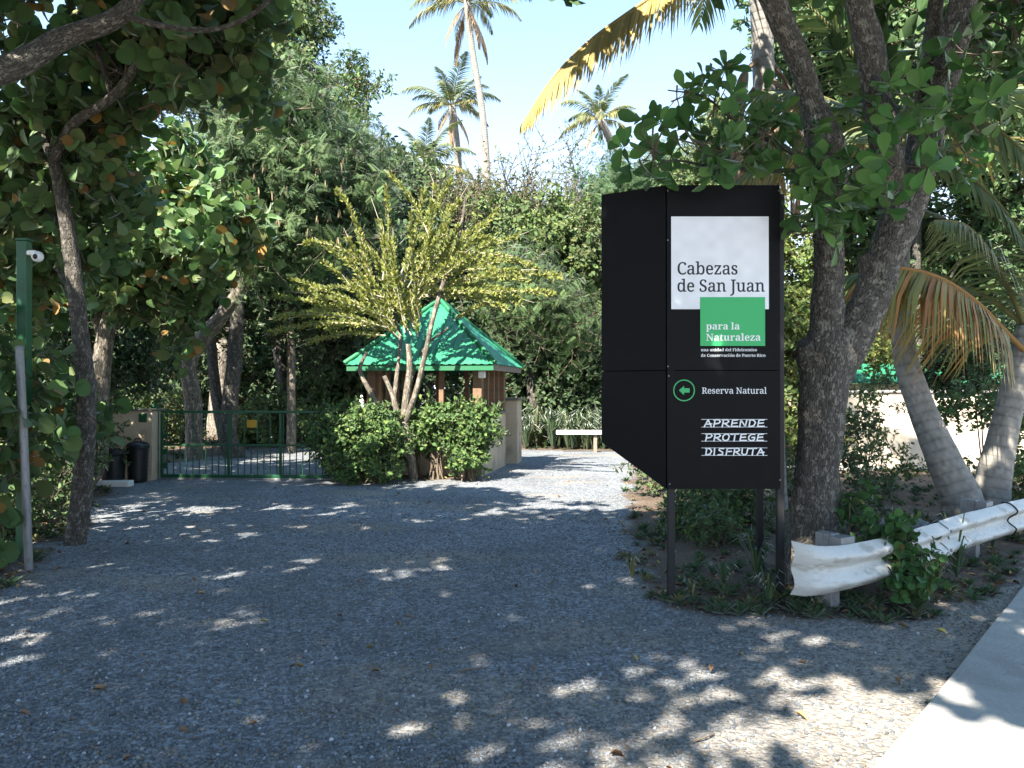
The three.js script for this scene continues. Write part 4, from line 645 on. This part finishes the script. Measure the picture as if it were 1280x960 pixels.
wood('woodland_tree', 'dark tree closing the back of the drive beyond the gate', 300, 540, 30, 'dark', [B(300, 450, 29, 70, 60, 60), B(200, 470, 28, 60, 60, 46), B(130, 470, 27, 50, 60, 40), B(380, 460, 29, 60, 60, 50), B(250, 380, 29, 70, 60, 50), B(300, 540, 30, 130, 24, 60), B(120, 380, 28, 70, 60, 50), B(160, 280, 28, 70, 60, 46)], 107, 1.9);
wood('woodland_tree', 'dark evergreen tree directly behind the kiosk roof', 470, 540, 25, 'dark', [B(460, 300, 24, 55, 50, 60), B(440, 400, 24, 55, 55, 60), B(520, 420, 25, 60, 50, 50), B(500, 330, 25, 50, 50, 46), B(460, 240, 24.5, 40, 40, 40), B(490, 480, 24.5, 60, 50, 46), B(420, 470, 24, 40, 50, 36)], 109, 1.55);
wood('woodland_tree', 'bushy tree below the stub palm', 530, 540, 32, 'broad', [B(540, 270, 31, 60, 50, 60), B(570, 340, 31, 60, 50, 60), B(500, 240, 32, 36, 30, 30), B(600, 290, 31.5, 50, 50, 50), B(560, 410, 31, 60, 40, 40), B(610, 440, 30, 50, 60, 46)], 113, 1.9);
wood('woodland_tree', 'bright round crowned leafy tree beside the black sign', 700, 550, 27, 'light', [B(700, 320, 26.5, 55, 50, 70), B(660, 360, 26.5, 45, 45, 50), B(735, 380, 26.5, 45, 50, 56), B(700, 440, 26.5, 60, 45, 56), B(640, 300, 27, 45, 40, 44), B(740, 300, 27, 40, 40, 40)], 127, 1.7);
wood('woodland_tree', 'deep green tree shading the barrier arm', 660, 555, 25, 'dark', [B(680, 450, 24.5, 60, 50, 56), B(630, 480, 24, 40, 50, 40), B(730, 470, 24, 45, 45, 44), B(690, 510, 24, 60, 26, 36), B(640, 410, 25, 40, 40, 36)], 131, 1.55);
wood('woodland_tree', 'feathery grey green tree hanging over the kiosk path', 660, 540, 23, 'feather', [B(665, 385, 22.5, 36, 30, 30), B(700, 400, 22.5, 36, 26, 26), B(640, 360, 22.8, 30, 24, 20)], 137, 1.5);
wood('woodland_tree', 'sparse pale branched tree standing in front of the far palms', 612, 540, 29, 'sparse', [B(612, 260, 28.5, 40, 40, 26), B(650, 250, 28.5, 40, 40, 24), B(585, 270, 28.5, 36, 40, 20), B(680, 270, 28.5, 36, 36, 20)], 139, 1.7, { t: { bark: M.barkPale, twigs: 0.9 } });
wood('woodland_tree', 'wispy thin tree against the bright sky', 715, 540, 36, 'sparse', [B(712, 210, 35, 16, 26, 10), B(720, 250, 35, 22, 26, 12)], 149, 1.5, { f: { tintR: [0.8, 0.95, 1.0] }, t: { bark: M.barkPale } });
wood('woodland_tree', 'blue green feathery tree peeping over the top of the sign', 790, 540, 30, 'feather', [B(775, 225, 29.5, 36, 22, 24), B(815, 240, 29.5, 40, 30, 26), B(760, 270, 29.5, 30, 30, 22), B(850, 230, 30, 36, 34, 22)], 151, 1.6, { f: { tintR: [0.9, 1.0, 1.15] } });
wood('woodland_tree', 'fine leaved light green tree above the sign top', 900, 540, 22, 'light', [B(905, 160, 21.5, 34, 24, 16), B(900, 205, 21.5, 40, 26, 22), B(870, 230, 21.5, 26, 24, 14), B(930, 240, 21.5, 44, 40, 34)], 157, 1.2);
wood('woodland_tree', 'yellow green bushy tree between the sign edge and the forked trunk', 985, 560, 17, 'light', [B(985, 440, 16.5, 40, 50, 46), B(1000, 350, 16.5, 40, 50, 46), B(980, 530, 16, 40, 40, 40), B(1070, 430, 17, 50, 40, 30), B(960, 300, 17, 40, 40, 34)], 163, 1.05, { f: { tintR: [1.25, 1.15, 0.9] } });
wood('woodland_tree', 'large dark leafy tree filling the sky behind the forked trunk', 1150, 560, 21, 'dark', [B(1150, 60, 19.5, 75, 60, 66), B(1060, 40, 19.5, 60, 60, 56), B(1240, 120, 18.8, 70, 70, 66), B(1170, 170, 20.2, 75, 55, 60), B(1260, 240, 19.5, 60, 60, 50), B(1080, 130, 21.0, 60, 50, 50), B(1010, 60, 21.0, 50, 60, 40), B(1160, -40, 19.5, 120, 50, 60), B(1280, 20, 18.8, 60, 70, 46), B(1090, 240, 22.5, 50, 50, 36)], 167, 1.6, { f: { tintR: [1.25, 1.3, 1.1] } });
wood('woodland_tree', 'shaded tree crowding the palms beyond the guardrail', 1280, 560, 21, 'broad', [B(1270, 330, 20.3, 60, 60, 50), B(1200, 310, 21.8, 60, 50, 40), B(1140, 330, 22.5, 50, 50, 36), B(1290, 440, 19.6, 50, 60, 40), B(1240, 420, 21.0, 40, 36, 24), B(1060, 330, 23.2, 50, 50, 36)], 173, 1.5);
{ // far wood: closes the horizon behind everything
  const T = thing('far_wood', 'distant belt of trees behind the clearing', 'wood'); T.userData.kind = 'stuff'; T.position.set(0, 0, -44);
  foliage(T, 'dark', Array.from({ length: 26 }, (_, i) => [V(-34 + i * 3, 3.4 + 1.4 * N(i * 1.7, 3), -43 - 2 * Math.abs(N(i * 0.9, 8)) * 4), [3, 4.6, 2], 46]), 881, { scale: 3, shell: 0.2 });
}
// ------------------------------------------------------------------ palms
function frondGeo(pts, o, seed) {                        // pts: stalk in local metres, y up; leaflets droop by o.hang
  const r = rng(seed), g = new GB(), c = new THREE.CatmullRomCurve3(pts), n = o.n ?? 46, L = o.L, pal = o.pal;
  for (let k = 0; k < n; k++) {
    const t = 0.16 + 0.84 * k / (n - 1), p = c.getPoint(t), d = c.getTangent(t), side = d.clone().cross(UPV).normalize(), len = L * Math.pow(Math.sin(Math.PI * (0.14 + 0.84 * t)), 0.6);
    for (const s of [-1, 1]) {
      if (r() < (o.gaps ?? 0.05)) continue;
      const a = d.clone().multiplyScalar(0.55 + 0.5 * t).addScaledVector(side, s * (1 - 0.5 * (o.hang ?? 0.5))).addScaledVector(UPV, 0.15 - (o.hang ?? 0.5) * (0.8 + 0.5 * r())).normalize(), e = a.clone().addScaledVector(UPV, -(o.hang ?? 0.5) * (0.7 + 0.6 * r())).normalize();
      const col = tint(r, pal), w = o.w ?? 0.035, l = len * (0.8 + 0.35 * r()), m = p.clone().addScaledVector(a, l * 0.5), q = m.clone().addScaledVector(e, l * 0.5), up = d.clone().multiplyScalar(1);
      const wd = a.clone().cross(side).lengthSq() > 0.02 ? d.clone().addScaledVector(a, -d.dot(a)).normalize() : V(0, 1, 0), b = g.n;
      for (const [x, ww] of [[p, 0.35], [p.clone().addScaledVector(a, l * 0.22), 1], [m, 0.9]]) { g.v(x.x - wd.x * w * ww / 2, x.y - wd.y * w * ww / 2, x.z - wd.z * w * ww / 2, 0, 0, col); g.v(x.x + wd.x * w * ww / 2, x.y + wd.y * w * ww / 2, x.z + wd.z * w * ww / 2, 1, 0, col); }
      g.v(q.x, q.y, q.z, 0.5, 1, mixc(col, [0.30, 0.20, 0.08], o.dry ?? 0.15));
      g.t(b, b + 1, b + 2); g.t(b + 2, b + 1, b + 3); g.t(b + 2, b + 3, b + 4); g.t(b + 4, b + 3, b + 5); g.t(b + 4, b + 5, b + 6);
    }
  }
  const sc = o.stalk ?? [0.20, 0.19, 0.06]; g.tube(pts, [o.sw ?? 0.035, (o.sw ?? 0.035) * 0.6, 0.006], 5, 0, 5, sc, 0, false);
  return g.geo(true);
}
const arc = (len, elev, droop) => { const p = [V(0, 0, 0)]; let e = elev, q = V(0, 0, 0); for (let k = 0; k < 6; k++) { q = q.clone().add(V(Math.cos(e), Math.sin(e), 0).multiplyScalar(len / 6)); e -= droop / 6 * (0.5 + k * 0.2); p.push(q); } return p; };
const GREEN = [[0.085, 0.13, 0.035], [0.11, 0.15, 0.04], [0.15, 0.175, 0.05]], YEL = [[0.36, 0.27, 0.07], [0.42, 0.31, 0.08], [0.30, 0.25, 0.08], [0.46, 0.34, 0.12]], DEAD = [[0.30, 0.20, 0.11], [0.36, 0.26, 0.16], [0.22, 0.14, 0.08]];
const frondSets = {};
function frondSet(len) {
  return frondSets[len] ??= { up: frondGeo(arc(len, 1.25, 1.1), { L: len * 0.26, pal: GREEN, hang: 0.35, w: 0.04 }, 1), mid: frondGeo(arc(len, 0.75, 1.7), { L: len * 0.28, pal: GREEN, hang: 0.6, w: 0.04 }, 2), low: frondGeo(arc(len, 0.2, 1.5), { L: len * 0.27, pal: [...GREEN, YEL[0], YEL[1]], hang: 0.8, w: 0.04, gaps: 0.12 }, 3), dead: frondGeo(arc(len * 0.8, -0.9, 0.8), { L: len * 0.2, pal: DEAD, hang: 0.9, w: 0.035, gaps: 0.25, stalk: [0.25, 0.17, 0.1] }, 4) };
}
function palm(label, pts, rad, len, plan, seed, extra = []) {
  const b = pts[0], T = thing('coconut_palm', label, 'palm tree', 'coconut palms', [b.x, 0, b.z]), r = rng(seed), loc = (p) => p.clone().sub(T.position), c = pts.at(-1);
  part('trunk', new GB().tube(pts.map(loc), rad, 16, 0.05, 10, [1, 1, 1], seed).geo(), M.palmBark, T);
  const S = frondSet(len); let a = r() * 6;
  for (const [k, n] of Object.entries(plan)) for (let i = 0; i < n; i++) { a += 6.2832 / n + (r() - 0.5) * 0.5; const f = part(k === 'dead' ? 'dead_frond' : 'frond', S[k], M.frond, T); f.position.copy(loc(c)).add(V(Math.cos(a) * 0.05, (k === 'dead' ? -0.15 : 0.05) - 0.25 * r(), -Math.sin(a) * 0.05)); f.rotation.y = a; const s = 0.8 + 0.35 * r(); f.scale.setScalar(s); f.rotation.x = (r() - 0.5) * 0.15; }
  for (const [p, o, s] of extra) part(o.dead ? 'dead_frond' : 'frond', frondGeo(p.map(loc), o, s), M.frond, T);
  return T;
}
palm('tallest far coconut palm with drooping tan fronds against the sky', [at(614, 0, 38).setY(-0.2), at(616, 420, 38), at(611, 280, 38), at(604, 150, 38), at(590, 60, 38), at(583, 0, 38)], [0.3, 0.22, 0.18, 0.16, 0.15, 0.16], 3.1, { up: 4, mid: 6, low: 7, dead: 4 }, 5);
palm('far coconut palm of middle height with a green crown', [at(578, 0, 42).setY(-0.2), at(578, 400, 42), at(577, 260, 42), at(570, 170, 42), at(565, 132, 42)], [0.3, 0.22, 0.19, 0.17, 0.18], 2.6, { up: 5, mid: 7, low: 5, dead: 4 }, 6);
palm('lowest far coconut palm half sunk in the tree tops', [at(535, 0, 40).setY(-0.2), at(536, 420, 40), at(534, 300, 40), at(531, 205, 40)], [0.3, 0.22, 0.2, 0.18], 2.6, { up: 5, mid: 6, low: 5 }, 7);
palm('leaning far coconut palm above the black sign', [at(812, 0, 42).setY(-0.2), at(806, 420, 42), at(795, 260, 42), at(772, 190, 42), at(750, 148, 42)], [0.3, 0.22, 0.18, 0.16, 0.17], 2.3, { up: 5, mid: 6, low: 6, dead: 2 }, 8);
palm('coconut palm with a skirt of dead brown fronds behind the forked tree', [at(965, 0, 10.5).setY(-0.2), at(964, 560, 10.5), at(962, 350, 10.5), at(958, 180, 10.5), at(954, 60, 10.4), at(950, -60, 10.3)], [0.22, 0.17, 0.15, 0.14, 0.14, 0.15], 3.2, { up: 4, mid: 3 }, 9, [
  [[at(945, -62, 10.2), at(900, -60, 9.8), at(850, -28, 9.4), at(790, 12, 9.1), at(735, 52, 8.9), at(690, 98, 8.7), at(654, 152, 8.6)], { L: 0.8, n: 84, pal: YEL, hang: 0.95, w: 0.042, gaps: 0.04, stalk: [0.42, 0.32, 0.12], dry: 0.4 }, 11],
  ...[[-1, 0.5], [0.6, 1], [-0.3, -0.8], [0.9, -0.2], [-0.8, -0.3], [0.1, 0.9], [0.5, -0.9]].map(([x, z], i) => { const y = 5.9 - 0.3 * (i % 3), c = V(3.29 + x * 0.12, y, -10.4 + z * 0.12); return [[c, V(c.x + x * 0.28, y - 0.35, c.z + z * 0.28), V(c.x + x * 0.33, y - 1.1, c.z + z * 0.33), V(c.x + x * 0.3, y - 1.95, c.z + z * 0.3)], { dead: true, L: 0.5, n: 30, pal: DEAD, hang: 1, w: 0.04, gaps: 0.2, stalk: [0.25, 0.17, 0.1] }, 20 + i]; }),
]);
palm('leaning grey ringed coconut palm rising from behind the guardrail', [at(1212, 0, 8.7).setY(-0.15), at(1203, 630, 8.7), at(1180, 575, 8.8), at(1152, 510, 9), at(1134, 455, 9.1), at(1127, 400, 9.2), at(1124, 300, 9.4), at(1130, 190, 9.6)], [0.24, 0.21, 0.18, 0.145, 0.13, 0.125, 0.12, 0.13], 2.6, { up: 3, mid: 4, low: 2 }, 13, [
  [[at(1130, 195, 9.6), at(1170, 150, 9.0), at(1225, 150, 8.4), at(1280, 190, 8.0), at(1320, 260, 7.8)], { L: 0.62, n: 50, pal: GREEN, hang: 0.7, w: 0.035 }, 31],
  [[at(1130, 200, 9.6), at(1180, 205, 9.2), at(1230, 235, 8.9), at(1275, 290, 8.7), at(1300, 350, 8.6)], { L: 0.5, n: 46, pal: GREEN, hang: 0.75, w: 0.035 }, 32],
]);
palm('young coconut palm with orange tinted fronds arching towards the forked trunk', [at(1236, 0, 9.0).setY(-0.15), at(1238, 620, 9.0), at(1250, 560, 9.0), at(1264, 500, 9.0), at(1280, 440, 9.0), at(1288, 410, 9.0)], [0.24, 0.2, 0.16, 0.14, 0.14, 0.13], 2.4, { up: 3, mid: 2 }, 14, [
  [[at(1282, 440, 8.9), at(1255, 412, 8.8), at(1222, 378, 8.6), at(1170, 345, 8.3), at(1115, 335, 8.1), at(1075, 350, 7.9), at(1050, 385, 7.8)], { L: 1.1, n: 112, pal: [[0.17, 0.17, 0.03], [0.24, 0.19, 0.035], [0.34, 0.19, 0.04], [0.36, 0.15, 0.03]], hang: 0.95, w: 0.042, gaps: 0.03, stalk: [0.36, 0.19, 0.05], dry: 0.2 }, 41],
  [[at(1288, 420, 9), at(1262, 360, 8.9), at(1235, 310, 8.7), at(1205, 280, 8.5), at(1170, 275, 8.3)], { L: 0.7, n: 46, pal: GREEN, hang: 0.8, w: 0.03 }, 42],
]);

// ------------------------------------------------------------------ whip-branched tree in front of the kiosk
{
  const d = 14.3, P = (x, y, k = 0) => at(x, y, d + k), T = thing('whip_branched_tree', 'small yellow green tree of long leafy whips in front of the kiosk', 'tree', null, [at(516, 0, d).x, 0, -d]), loc = (p) => p.clone().sub(T.position), r = rng(404);
  const g = new GB(), W = (px) => px / 2 * d / F, tb = (pts, w) => g.tube(pts.map(loc), w.map(W), 9, 0.1, 6, [1, 1, 1], pts[0].x * 7);
  tb([P(518, 615), P(516, 590), P(512, 560), P(506, 530), P(508, 495), P(512, 460), P(510, 430)], [13, 11, 10, 11, 9, 8, 6]); tb([P(513, 575), P(500, 545), P(496, 515), P(490, 492), P(480, 470)], [9, 8, 8, 6, 5]); tb([P(500, 545), P(478, 515), P(460, 485), P(450, 462), P(458, 440)], [8, 6, 6, 5, 4]); tb([P(506, 530), P(520, 490, -0.2), P(532, 440, -0.3), P(542, 395, -0.4), P(560, 335, -0.4), P(575, 290, -0.4), P(582, 245, -0.4)], [8, 7, 6, 6, 5, 4, 2]); tb([P(508, 500), P(515, 470, 0.5), P(535, 430, 0.7), P(560, 410, 0.8)], [7, 5, 4, 3]); tb([P(492, 500), P(497, 460, 0.2), P(500, 420, 0.3), P(490, 390, 0.4)], [6, 5, 4, 3]);
  part('trunk', g.geo(), M.barkPale, T);
  const wg = new GB(), lg = new GB(), whips = [[[463, 345], [452, 300], [434, 256], [418, 236], -0.3], [[478, 350], [485, 295], [484, 252], [482, 228], 0.2], [[535, 292], [516, 252], [492, 222], [480, 212], 0.3], [[560, 325], [556, 282], [546, 240], [537, 215], 0.1], [[575, 315], [620, 318], [660, 332], [678, 340], -0.5], [[462, 340], [430, 312], [395, 303], [371, 306], -0.3], [[480, 372], [430, 360], [400, 361], [371, 364], -0.6], [[480, 402], [440, 380], [405, 372], [388, 372], 0.3], [[560, 370], [600, 354], [640, 348], [660, 352], 0.4], [[565, 400], [600, 382], [635, 374], [656, 384], -0.4], [[470, 412], [440, 395], [410, 385], [392, 388], -0.7], [[545, 330], [590, 300], [610, 298], [632, 302], 0.6], [[500, 345], [520, 300], [545, 292], [552, 300], 0.4]];
  for (let k = 0; k < 66; k++) { // the fan of lesser whips
    const a = (r() * 2 - 1) * 1.5, sx = 508 + 38 * a * 0.6 + (r() - 0.5) * 40, sy = 425 - 40 * r() - (a > 0.2 ? 42 : 0), L = 75 + 85 * r(), q = 0.35 * (r() - 0.5); const pt = (t) => [sx + Math.sin(a + q * t) * L * t, sy - Math.cos(a + q * t) * L * t * 0.95 + (Math.abs(a) > 0.8 ? 22 * t * t : 0)];
    whips.push([[sx, sy], pt(0.4), pt(0.75), pt(1), (r() - 0.5) * 2.4]);
  }
  for (const [a, b, c, e, k] of whips) {
    const pts = [P(...a, k * 0.2), P(...b, k * 0.6), P(...c, k * 0.9), P(...e, k)].map(loc), cv = new THREE.CatmullRomCurve3(pts); wg.tube(pts, [0.013, 0.008, 0.004], 5, 0, 4, [1, 1, 1], 0, false);
    const n = Math.round(cv.getLength() * 170), stop = 0.72 + 0.3 * r();
    for (let j = 0; j < n; j++) { const t = Math.min(1, (0.06 + 0.94 * j / n) * stop), p = cv.getPoint(t), tg = cv.getTangent(t), dv = dirRand(r).addScaledVector(tg, 0.9); dv.y += 0.3; dv.normalize(); const yc = tint(r, [[0.25, 0.28, 0.05], [0.29, 0.30, 0.06], [0.20, 0.25, 0.05], [0.34, 0.33, 0.09], [0.15, 0.21, 0.045]]); lg.leaf(p, dv, dirRand(r), 0.06 + 0.055 * r(), 0.03 + 0.02 * r(), yc, 'rhomb', 0.1); }
  }
  part('whip_branches', wg.geo(), M.twigPale, T).userData.kind = 'stuff'; part('foliage', lg.geo(true), M.leafThin, T).userData.kind = 'stuff';
}

// ------------------------------------------------------------------ hedges by the kiosk
function bush(name, label, category, kind, base, blobs, seed, o = {}) {
  const T = thing(name, label, category, o.group, [base.x, 0, base.z]), lg = new GB(), r = rng(seed), loc = (p) => p.clone().sub(T.position);
  const tips = foliage(T, kind, blobs, seed, { limbs: o.limbs ?? 0.15, scale: o.scale ?? 1, shell: o.shell ?? 0.3, upward: o.up ?? 0.5, ...o.f });
  for (const [c, p] of tips) { const b = V(c.x + (r() - 0.5) * 0.3, gh(c.x, c.z) - 0.05, c.z + (r() - 0.5) * 0.3), m = b.clone().lerp(p, 0.55); m.x = lerp(m.x, c.x, 0.4); m.z = lerp(m.z, c.z, 0.4); lg.tube([loc(b), loc(m), loc(p)], [0.014, 0.01, 0.005], 5, 0, 3, [1, 1, 1], 0, false); }
  if (lg.n) part('stems', lg.geo(), M.twig, T).userData.kind = 'stuff'; return T;
}
bush('hedge_shrub', 'rounded glossy green shrub at the kiosk corner by the gate', 'shrub', 'hedge', at(450, 605, 14.2), [[at(425, 555, 14.1), [0.48, 0.5, 0.45], 90], [at(470, 550, 14.0), [0.5, 0.55, 0.5], 110], [at(450, 585, 13.9), [0.55, 0.35, 0.45], 80], [at(440, 530, 14.2), [0.4, 0.3, 0.4], 50]], 601);
bush('hedge_shrub', 'flat topped sunlit shrub on bare stems below the kiosk windows', 'shrub', 'hedge', at(560, 600, 14.5), [[at(545, 535, 14.5), [0.55, 0.28, 0.32], 80], [at(590, 535, 14.35), [0.45, 0.28, 0.32], 76], [at(585, 572, 14.2), [0.28, 0.35, 0.25], 34], [at(520, 545, 14.7), [0.45, 0.35, 0.3], 44]], 607, { limbs: 0.25 });
// ------------------------------------------------------------------ understorey
for (const [label, kind, base, blobs, seed, scale] of [
  ['dark large leaved bush crowding the steel pole', 'grape', at(10, 700, 7.4), [[at(-30, 610, 7.2), [0.3, 0.5, 0.4], 9], [at(-5, 530, 7.8), [0.3, 0.4, 0.4], 9], [at(40, 480, 8.6), [0.3, 0.35, 0.4], 7], [at(-40, 460, 7.2), [0.4, 0.6, 0.5], 11]], 631, 0.85],
  ['low dark shrub in the shade of the slender trunk', 'broad', at(80, 640, 10), [[at(30, 620, 9.6), [0.4, 0.3, 0.5], 20], [at(60, 610, 11), [0.4, 0.35, 0.4], 20], [at(0, 650, 8.6), [0.4, 0.3, 0.4], 16], [at(40, 550, 10.5), [0.5, 0.4, 0.5], 20]], 637, 0.8],
  ['leafy shrub hiding the foot of the dappled trunk by the wing wall', 'broad', at(90, 600, 13), [[at(70, 560, 12.6), [0.7, 0.6, 0.6], 36], [at(30, 500, 12), [0.8, 0.8, 0.7], 40], [at(105, 520, 13.6), [0.4, 0.5, 0.4], 16]], 641, 0.85],
  ['sunlit broad leaved shrub against the pale boundary wall', 'light', at(1090, 600, 11.5), [[at(1085, 555, 11.4), [0.45, 0.4, 0.3], 7], [at(1125, 570, 11.8), [0.3, 0.3, 0.3], 4], [at(1090, 505, 12), [0.4, 0.3, 0.3], 5]], 643, 0.55],
  ['dark leaved shrub in front of the green roofed shed', 'dark', at(1180, 560, 12.5), [[at(1185, 445, 12.2), [0.45, 0.35, 0.4], 16], [at(1220, 430, 12), [0.4, 0.35, 0.4], 12], [at(1165, 470, 12.6), [0.25, 0.2, 0.3], 5]], 647, 0.8],
  ['yellow green leafy sprig in sun before the boundary wall', 'weed', at(1205, 590, 11.2), [[at(1205, 505, 11), [0.3, 0.2, 0.25], 22]], 653, 1.2],
  ['deep green shrub behind the trunk at the guardrail end', 'dark', at(1060, 640, 9), [[at(1055, 550, 8.8), [0.12, 0.4, 0.2], 8], [at(1085, 610, 8.8), [0.25, 0.15, 0.2], 6]], 659, 0.45],
  ['low leafy shrub under the sign', 'weed', at(890, 650, 9.5), [[at(880, 635, 9.2), [0.42, 0.35, 0.4], 60], [at(930, 640, 9.4), [0.4, 0.35, 0.4], 56], [at(860, 660, 8.6), [0.25, 0.22, 0.3], 24], [at(905, 670, 8), [0.35, 0.2, 0.3], 34]], 661, 1.0],
  ['dark green shrub behind the sign posts', 'broad', at(900, 620, 12), [[at(880, 605, 11.8), [0.7, 0.5, 0.5], 30], [at(950, 600, 12), [0.6, 0.5, 0.5], 28]], 663, 0.75],
  ['shrub with bright leaves at the far end of the guardrail', 'light', at(1270, 600, 10.4), [[at(1280, 590, 10.4), [0.35, 0.3, 0.3], 12], [at(1295, 520, 11), [0.4, 0.4, 0.4], 12]], 673, 0.7],
]) bush('understorey_shrub', label, 'shrub', kind, base, blobs, seed, { scale, group: 'understorey shrubs', limbs: 0.1 });
{ // leafy vine sprawling over the rail
  const c = V(3.02, 0, -6.12); bush('rail_vine', 'dark green large leaved vine sprawling over the white guardrail', 'vine', 'grape', c, [[V(2.98, 0.50, -6.10), [0.1, 0.12, 0.08], 7], [V(3.0, 0.3, -6.0), [0.13, 0.16, 0.07], 9], [V(2.98, 0.14, -5.95), [0.15, 0.12, 0.1], 8], [V(2.72, 0.66, -6.5), [0.22, 0.12, 0.15], 7]], 677, { scale: 0.36, f: { tintR: [0.55, 0.85, 0.6] } });
}
// strap-leaved plants: each is a tuft of arching blades
function strap(name, label, p, h, n, seed, pal, group, w = 0.035) {
  const r = rng(seed), g = new GB(); for (let k = 0; k < n; k++) { const a = r() * 6.28, l = h * (0.6 + 0.6 * r()), o = 0.25 + 0.75 * r(), e = V(Math.cos(a), 0, Math.sin(a)), s = V(-e.z, 0, e.x), col = tint(r, pal), b = g.n, rows = [[0, 0, 0.6], [0.18 * o, 0.5, 1], [0.45 * o, 0.85, 0.8], [0.8 * o, 0.9 - 0.25 * o, 0.1]]; for (const [x, y, ww] of rows) for (const q of [-0.5, 0.5]) g.v(e.x * x * l + s.x * q * ww * w + (r() - 0.5) * 0.004, y * l, e.z * x * l + s.z * q * ww * w, q, y, col); for (let i = 0; i < 3; i++) { const c = b + i * 2; g.t(c, c + 1, c + 2); g.t(c + 2, c + 1, c + 3); } }
  const m = shadow(new THREE.Mesh(g.geo(true), M.leafThin)); m.name = numbered(name); m.position.set(p.x, gh(p.x, p.z) - 0.01, p.z); tag(m, label, 'plant', group); scene.add(m); return m;
}
{
  const r = rng(91); for (let k = 0; k < 46; k++) { const x = 0.35 + 3.4 * r(), z = -21.3 - 1.6 * r(); strap('strap_leaf_plant', 'strap leaved plant in the dense row behind the barrier arm', V(x, 0, z), 0.75 + 0.45 * r(), 26, 700 + k, [[0.06, 0.11, 0.035], [0.09, 0.14, 0.05], [0.16, 0.18, 0.08], [0.06, 0.12, 0.06]], 'strap leaved plants behind the barrier', 0.045); }
  const spots = [[790, 722, 0.22, 'pale', 'low tuft of yellowing blades at the gravel edge by the front sign post'], [945, 735, 0.42, 'green', 'upright green tuft between the sign posts'], [960, 760, 0.3, 'green', 'green tuft at the foot of the outer sign post'], [905, 745, 0.25, 'green', 'small blue green tuft under the sign'], [865, 748, 0.18, 'pale', 'short dry tuft at the foot of the front sign post'], [1060, 752, 0.2, 'green', 'low green tuft under the guardrail end'], [1020, 765, 0.14, 'pale', 'straw coloured tuft in front of the guardrail end'], [1195, 725, 0.55, 'green', 'tall bladed weed leaning against the guardrail'], [1170, 735, 0.3, 'pale', 'dry grass tuft below the guardrail vine'], [1240, 690, 0.26, 'green', 'green grass tuft below the cable on the guardrail'], [1265, 660, 0.3, 'green', 'grass tuft beneath the far guardrail beam'], [1255, 600, 0.6, 'green', 'bladed plant behind the far guardrail beam']];
  spots.forEach(([px, py, h, c, label], k) => { const p = gnd(px, py); strap('grass_tuft', label, p, h, 22, 800 + k, c === 'pale' ? [[0.22, 0.20, 0.08], [0.30, 0.25, 0.12], [0.12, 0.16, 0.05]] : [[0.05, 0.11, 0.045], [0.08, 0.14, 0.05], [0.12, 0.16, 0.06]], 'tufts round the sign and guardrail', 0.016); });
}
{ // low weeds, too many to count
  const g = new GB(), r = rng(17); for (let k = 0; k < 16; k++) { const a = r() * 6.28, e = 0.3 + r() * 0.9; g.leaf(V(0, 0, 0), V(Math.cos(a) * Math.cos(e), Math.sin(e), Math.sin(a) * Math.cos(e)), UPV, 0.6 + 0.5 * r(), 0.16 + 0.1 * r(), [1, 1, 1].map(() => 0.8 + 0.4 * r()), 'ellipse', 0.25); }
  scatter('ground_weeds', g.geo(true), M.leafThin, 2600, 73, (r, q) => {
    const z = -5.4 - 18 * Math.pow(r(), 1.5), x = (r() * 1.8 - 0.9) * -z, so = soilAt(x, z); if (sideOfRoad(x, z) > -0.1 || so < 0.35) return; if (r() > 0.25 + 0.75 * smooth(-0.1, 0.3, fbm(x * 0.9, z * 0.9, 5))) return;
    const s = 0.05 + 0.11 * r(); q.position.set(x, gh(x, z), z); q.scale.set(s, s, s); q.rotation.set(0, r() * 6.28, 0); const b = 0.7 + 0.6 * r(); return r() < 0.2 ? [0.16 * b, 0.15 * b, 0.05 * b] : [0.055 * b, 0.11 * b, 0.034 * b];
  }, 'low green weeds covering the bare soil', 'weeds');
}
{ // fallen twig on the drive
  for (const [px, py, l, t, label] of [[590, 838, 0.16, 0.2, 'dark twig lying on the gravel drive'], [880, 925, 0.14, 0.5, 'short twig on the sandy verge']]) { const p = gnd(px, py), m = shadow(new THREE.Mesh(new GB().tube([V(-l / 2, 0, 0), V(0, 0.012, 0.01), V(l / 2, 0.004, -0.01)], [0.006, 0.004], 5, 0, 3).geo(), M.twig)); m.name = numbered('fallen_twig'); m.position.set(p.x, gh(p.x, p.z) + 0.008, p.z); m.rotation.y = t; tag(m, label, 'twig', 'fallen twigs'); scene.add(m); }
}
renderer.render(scene, camera);
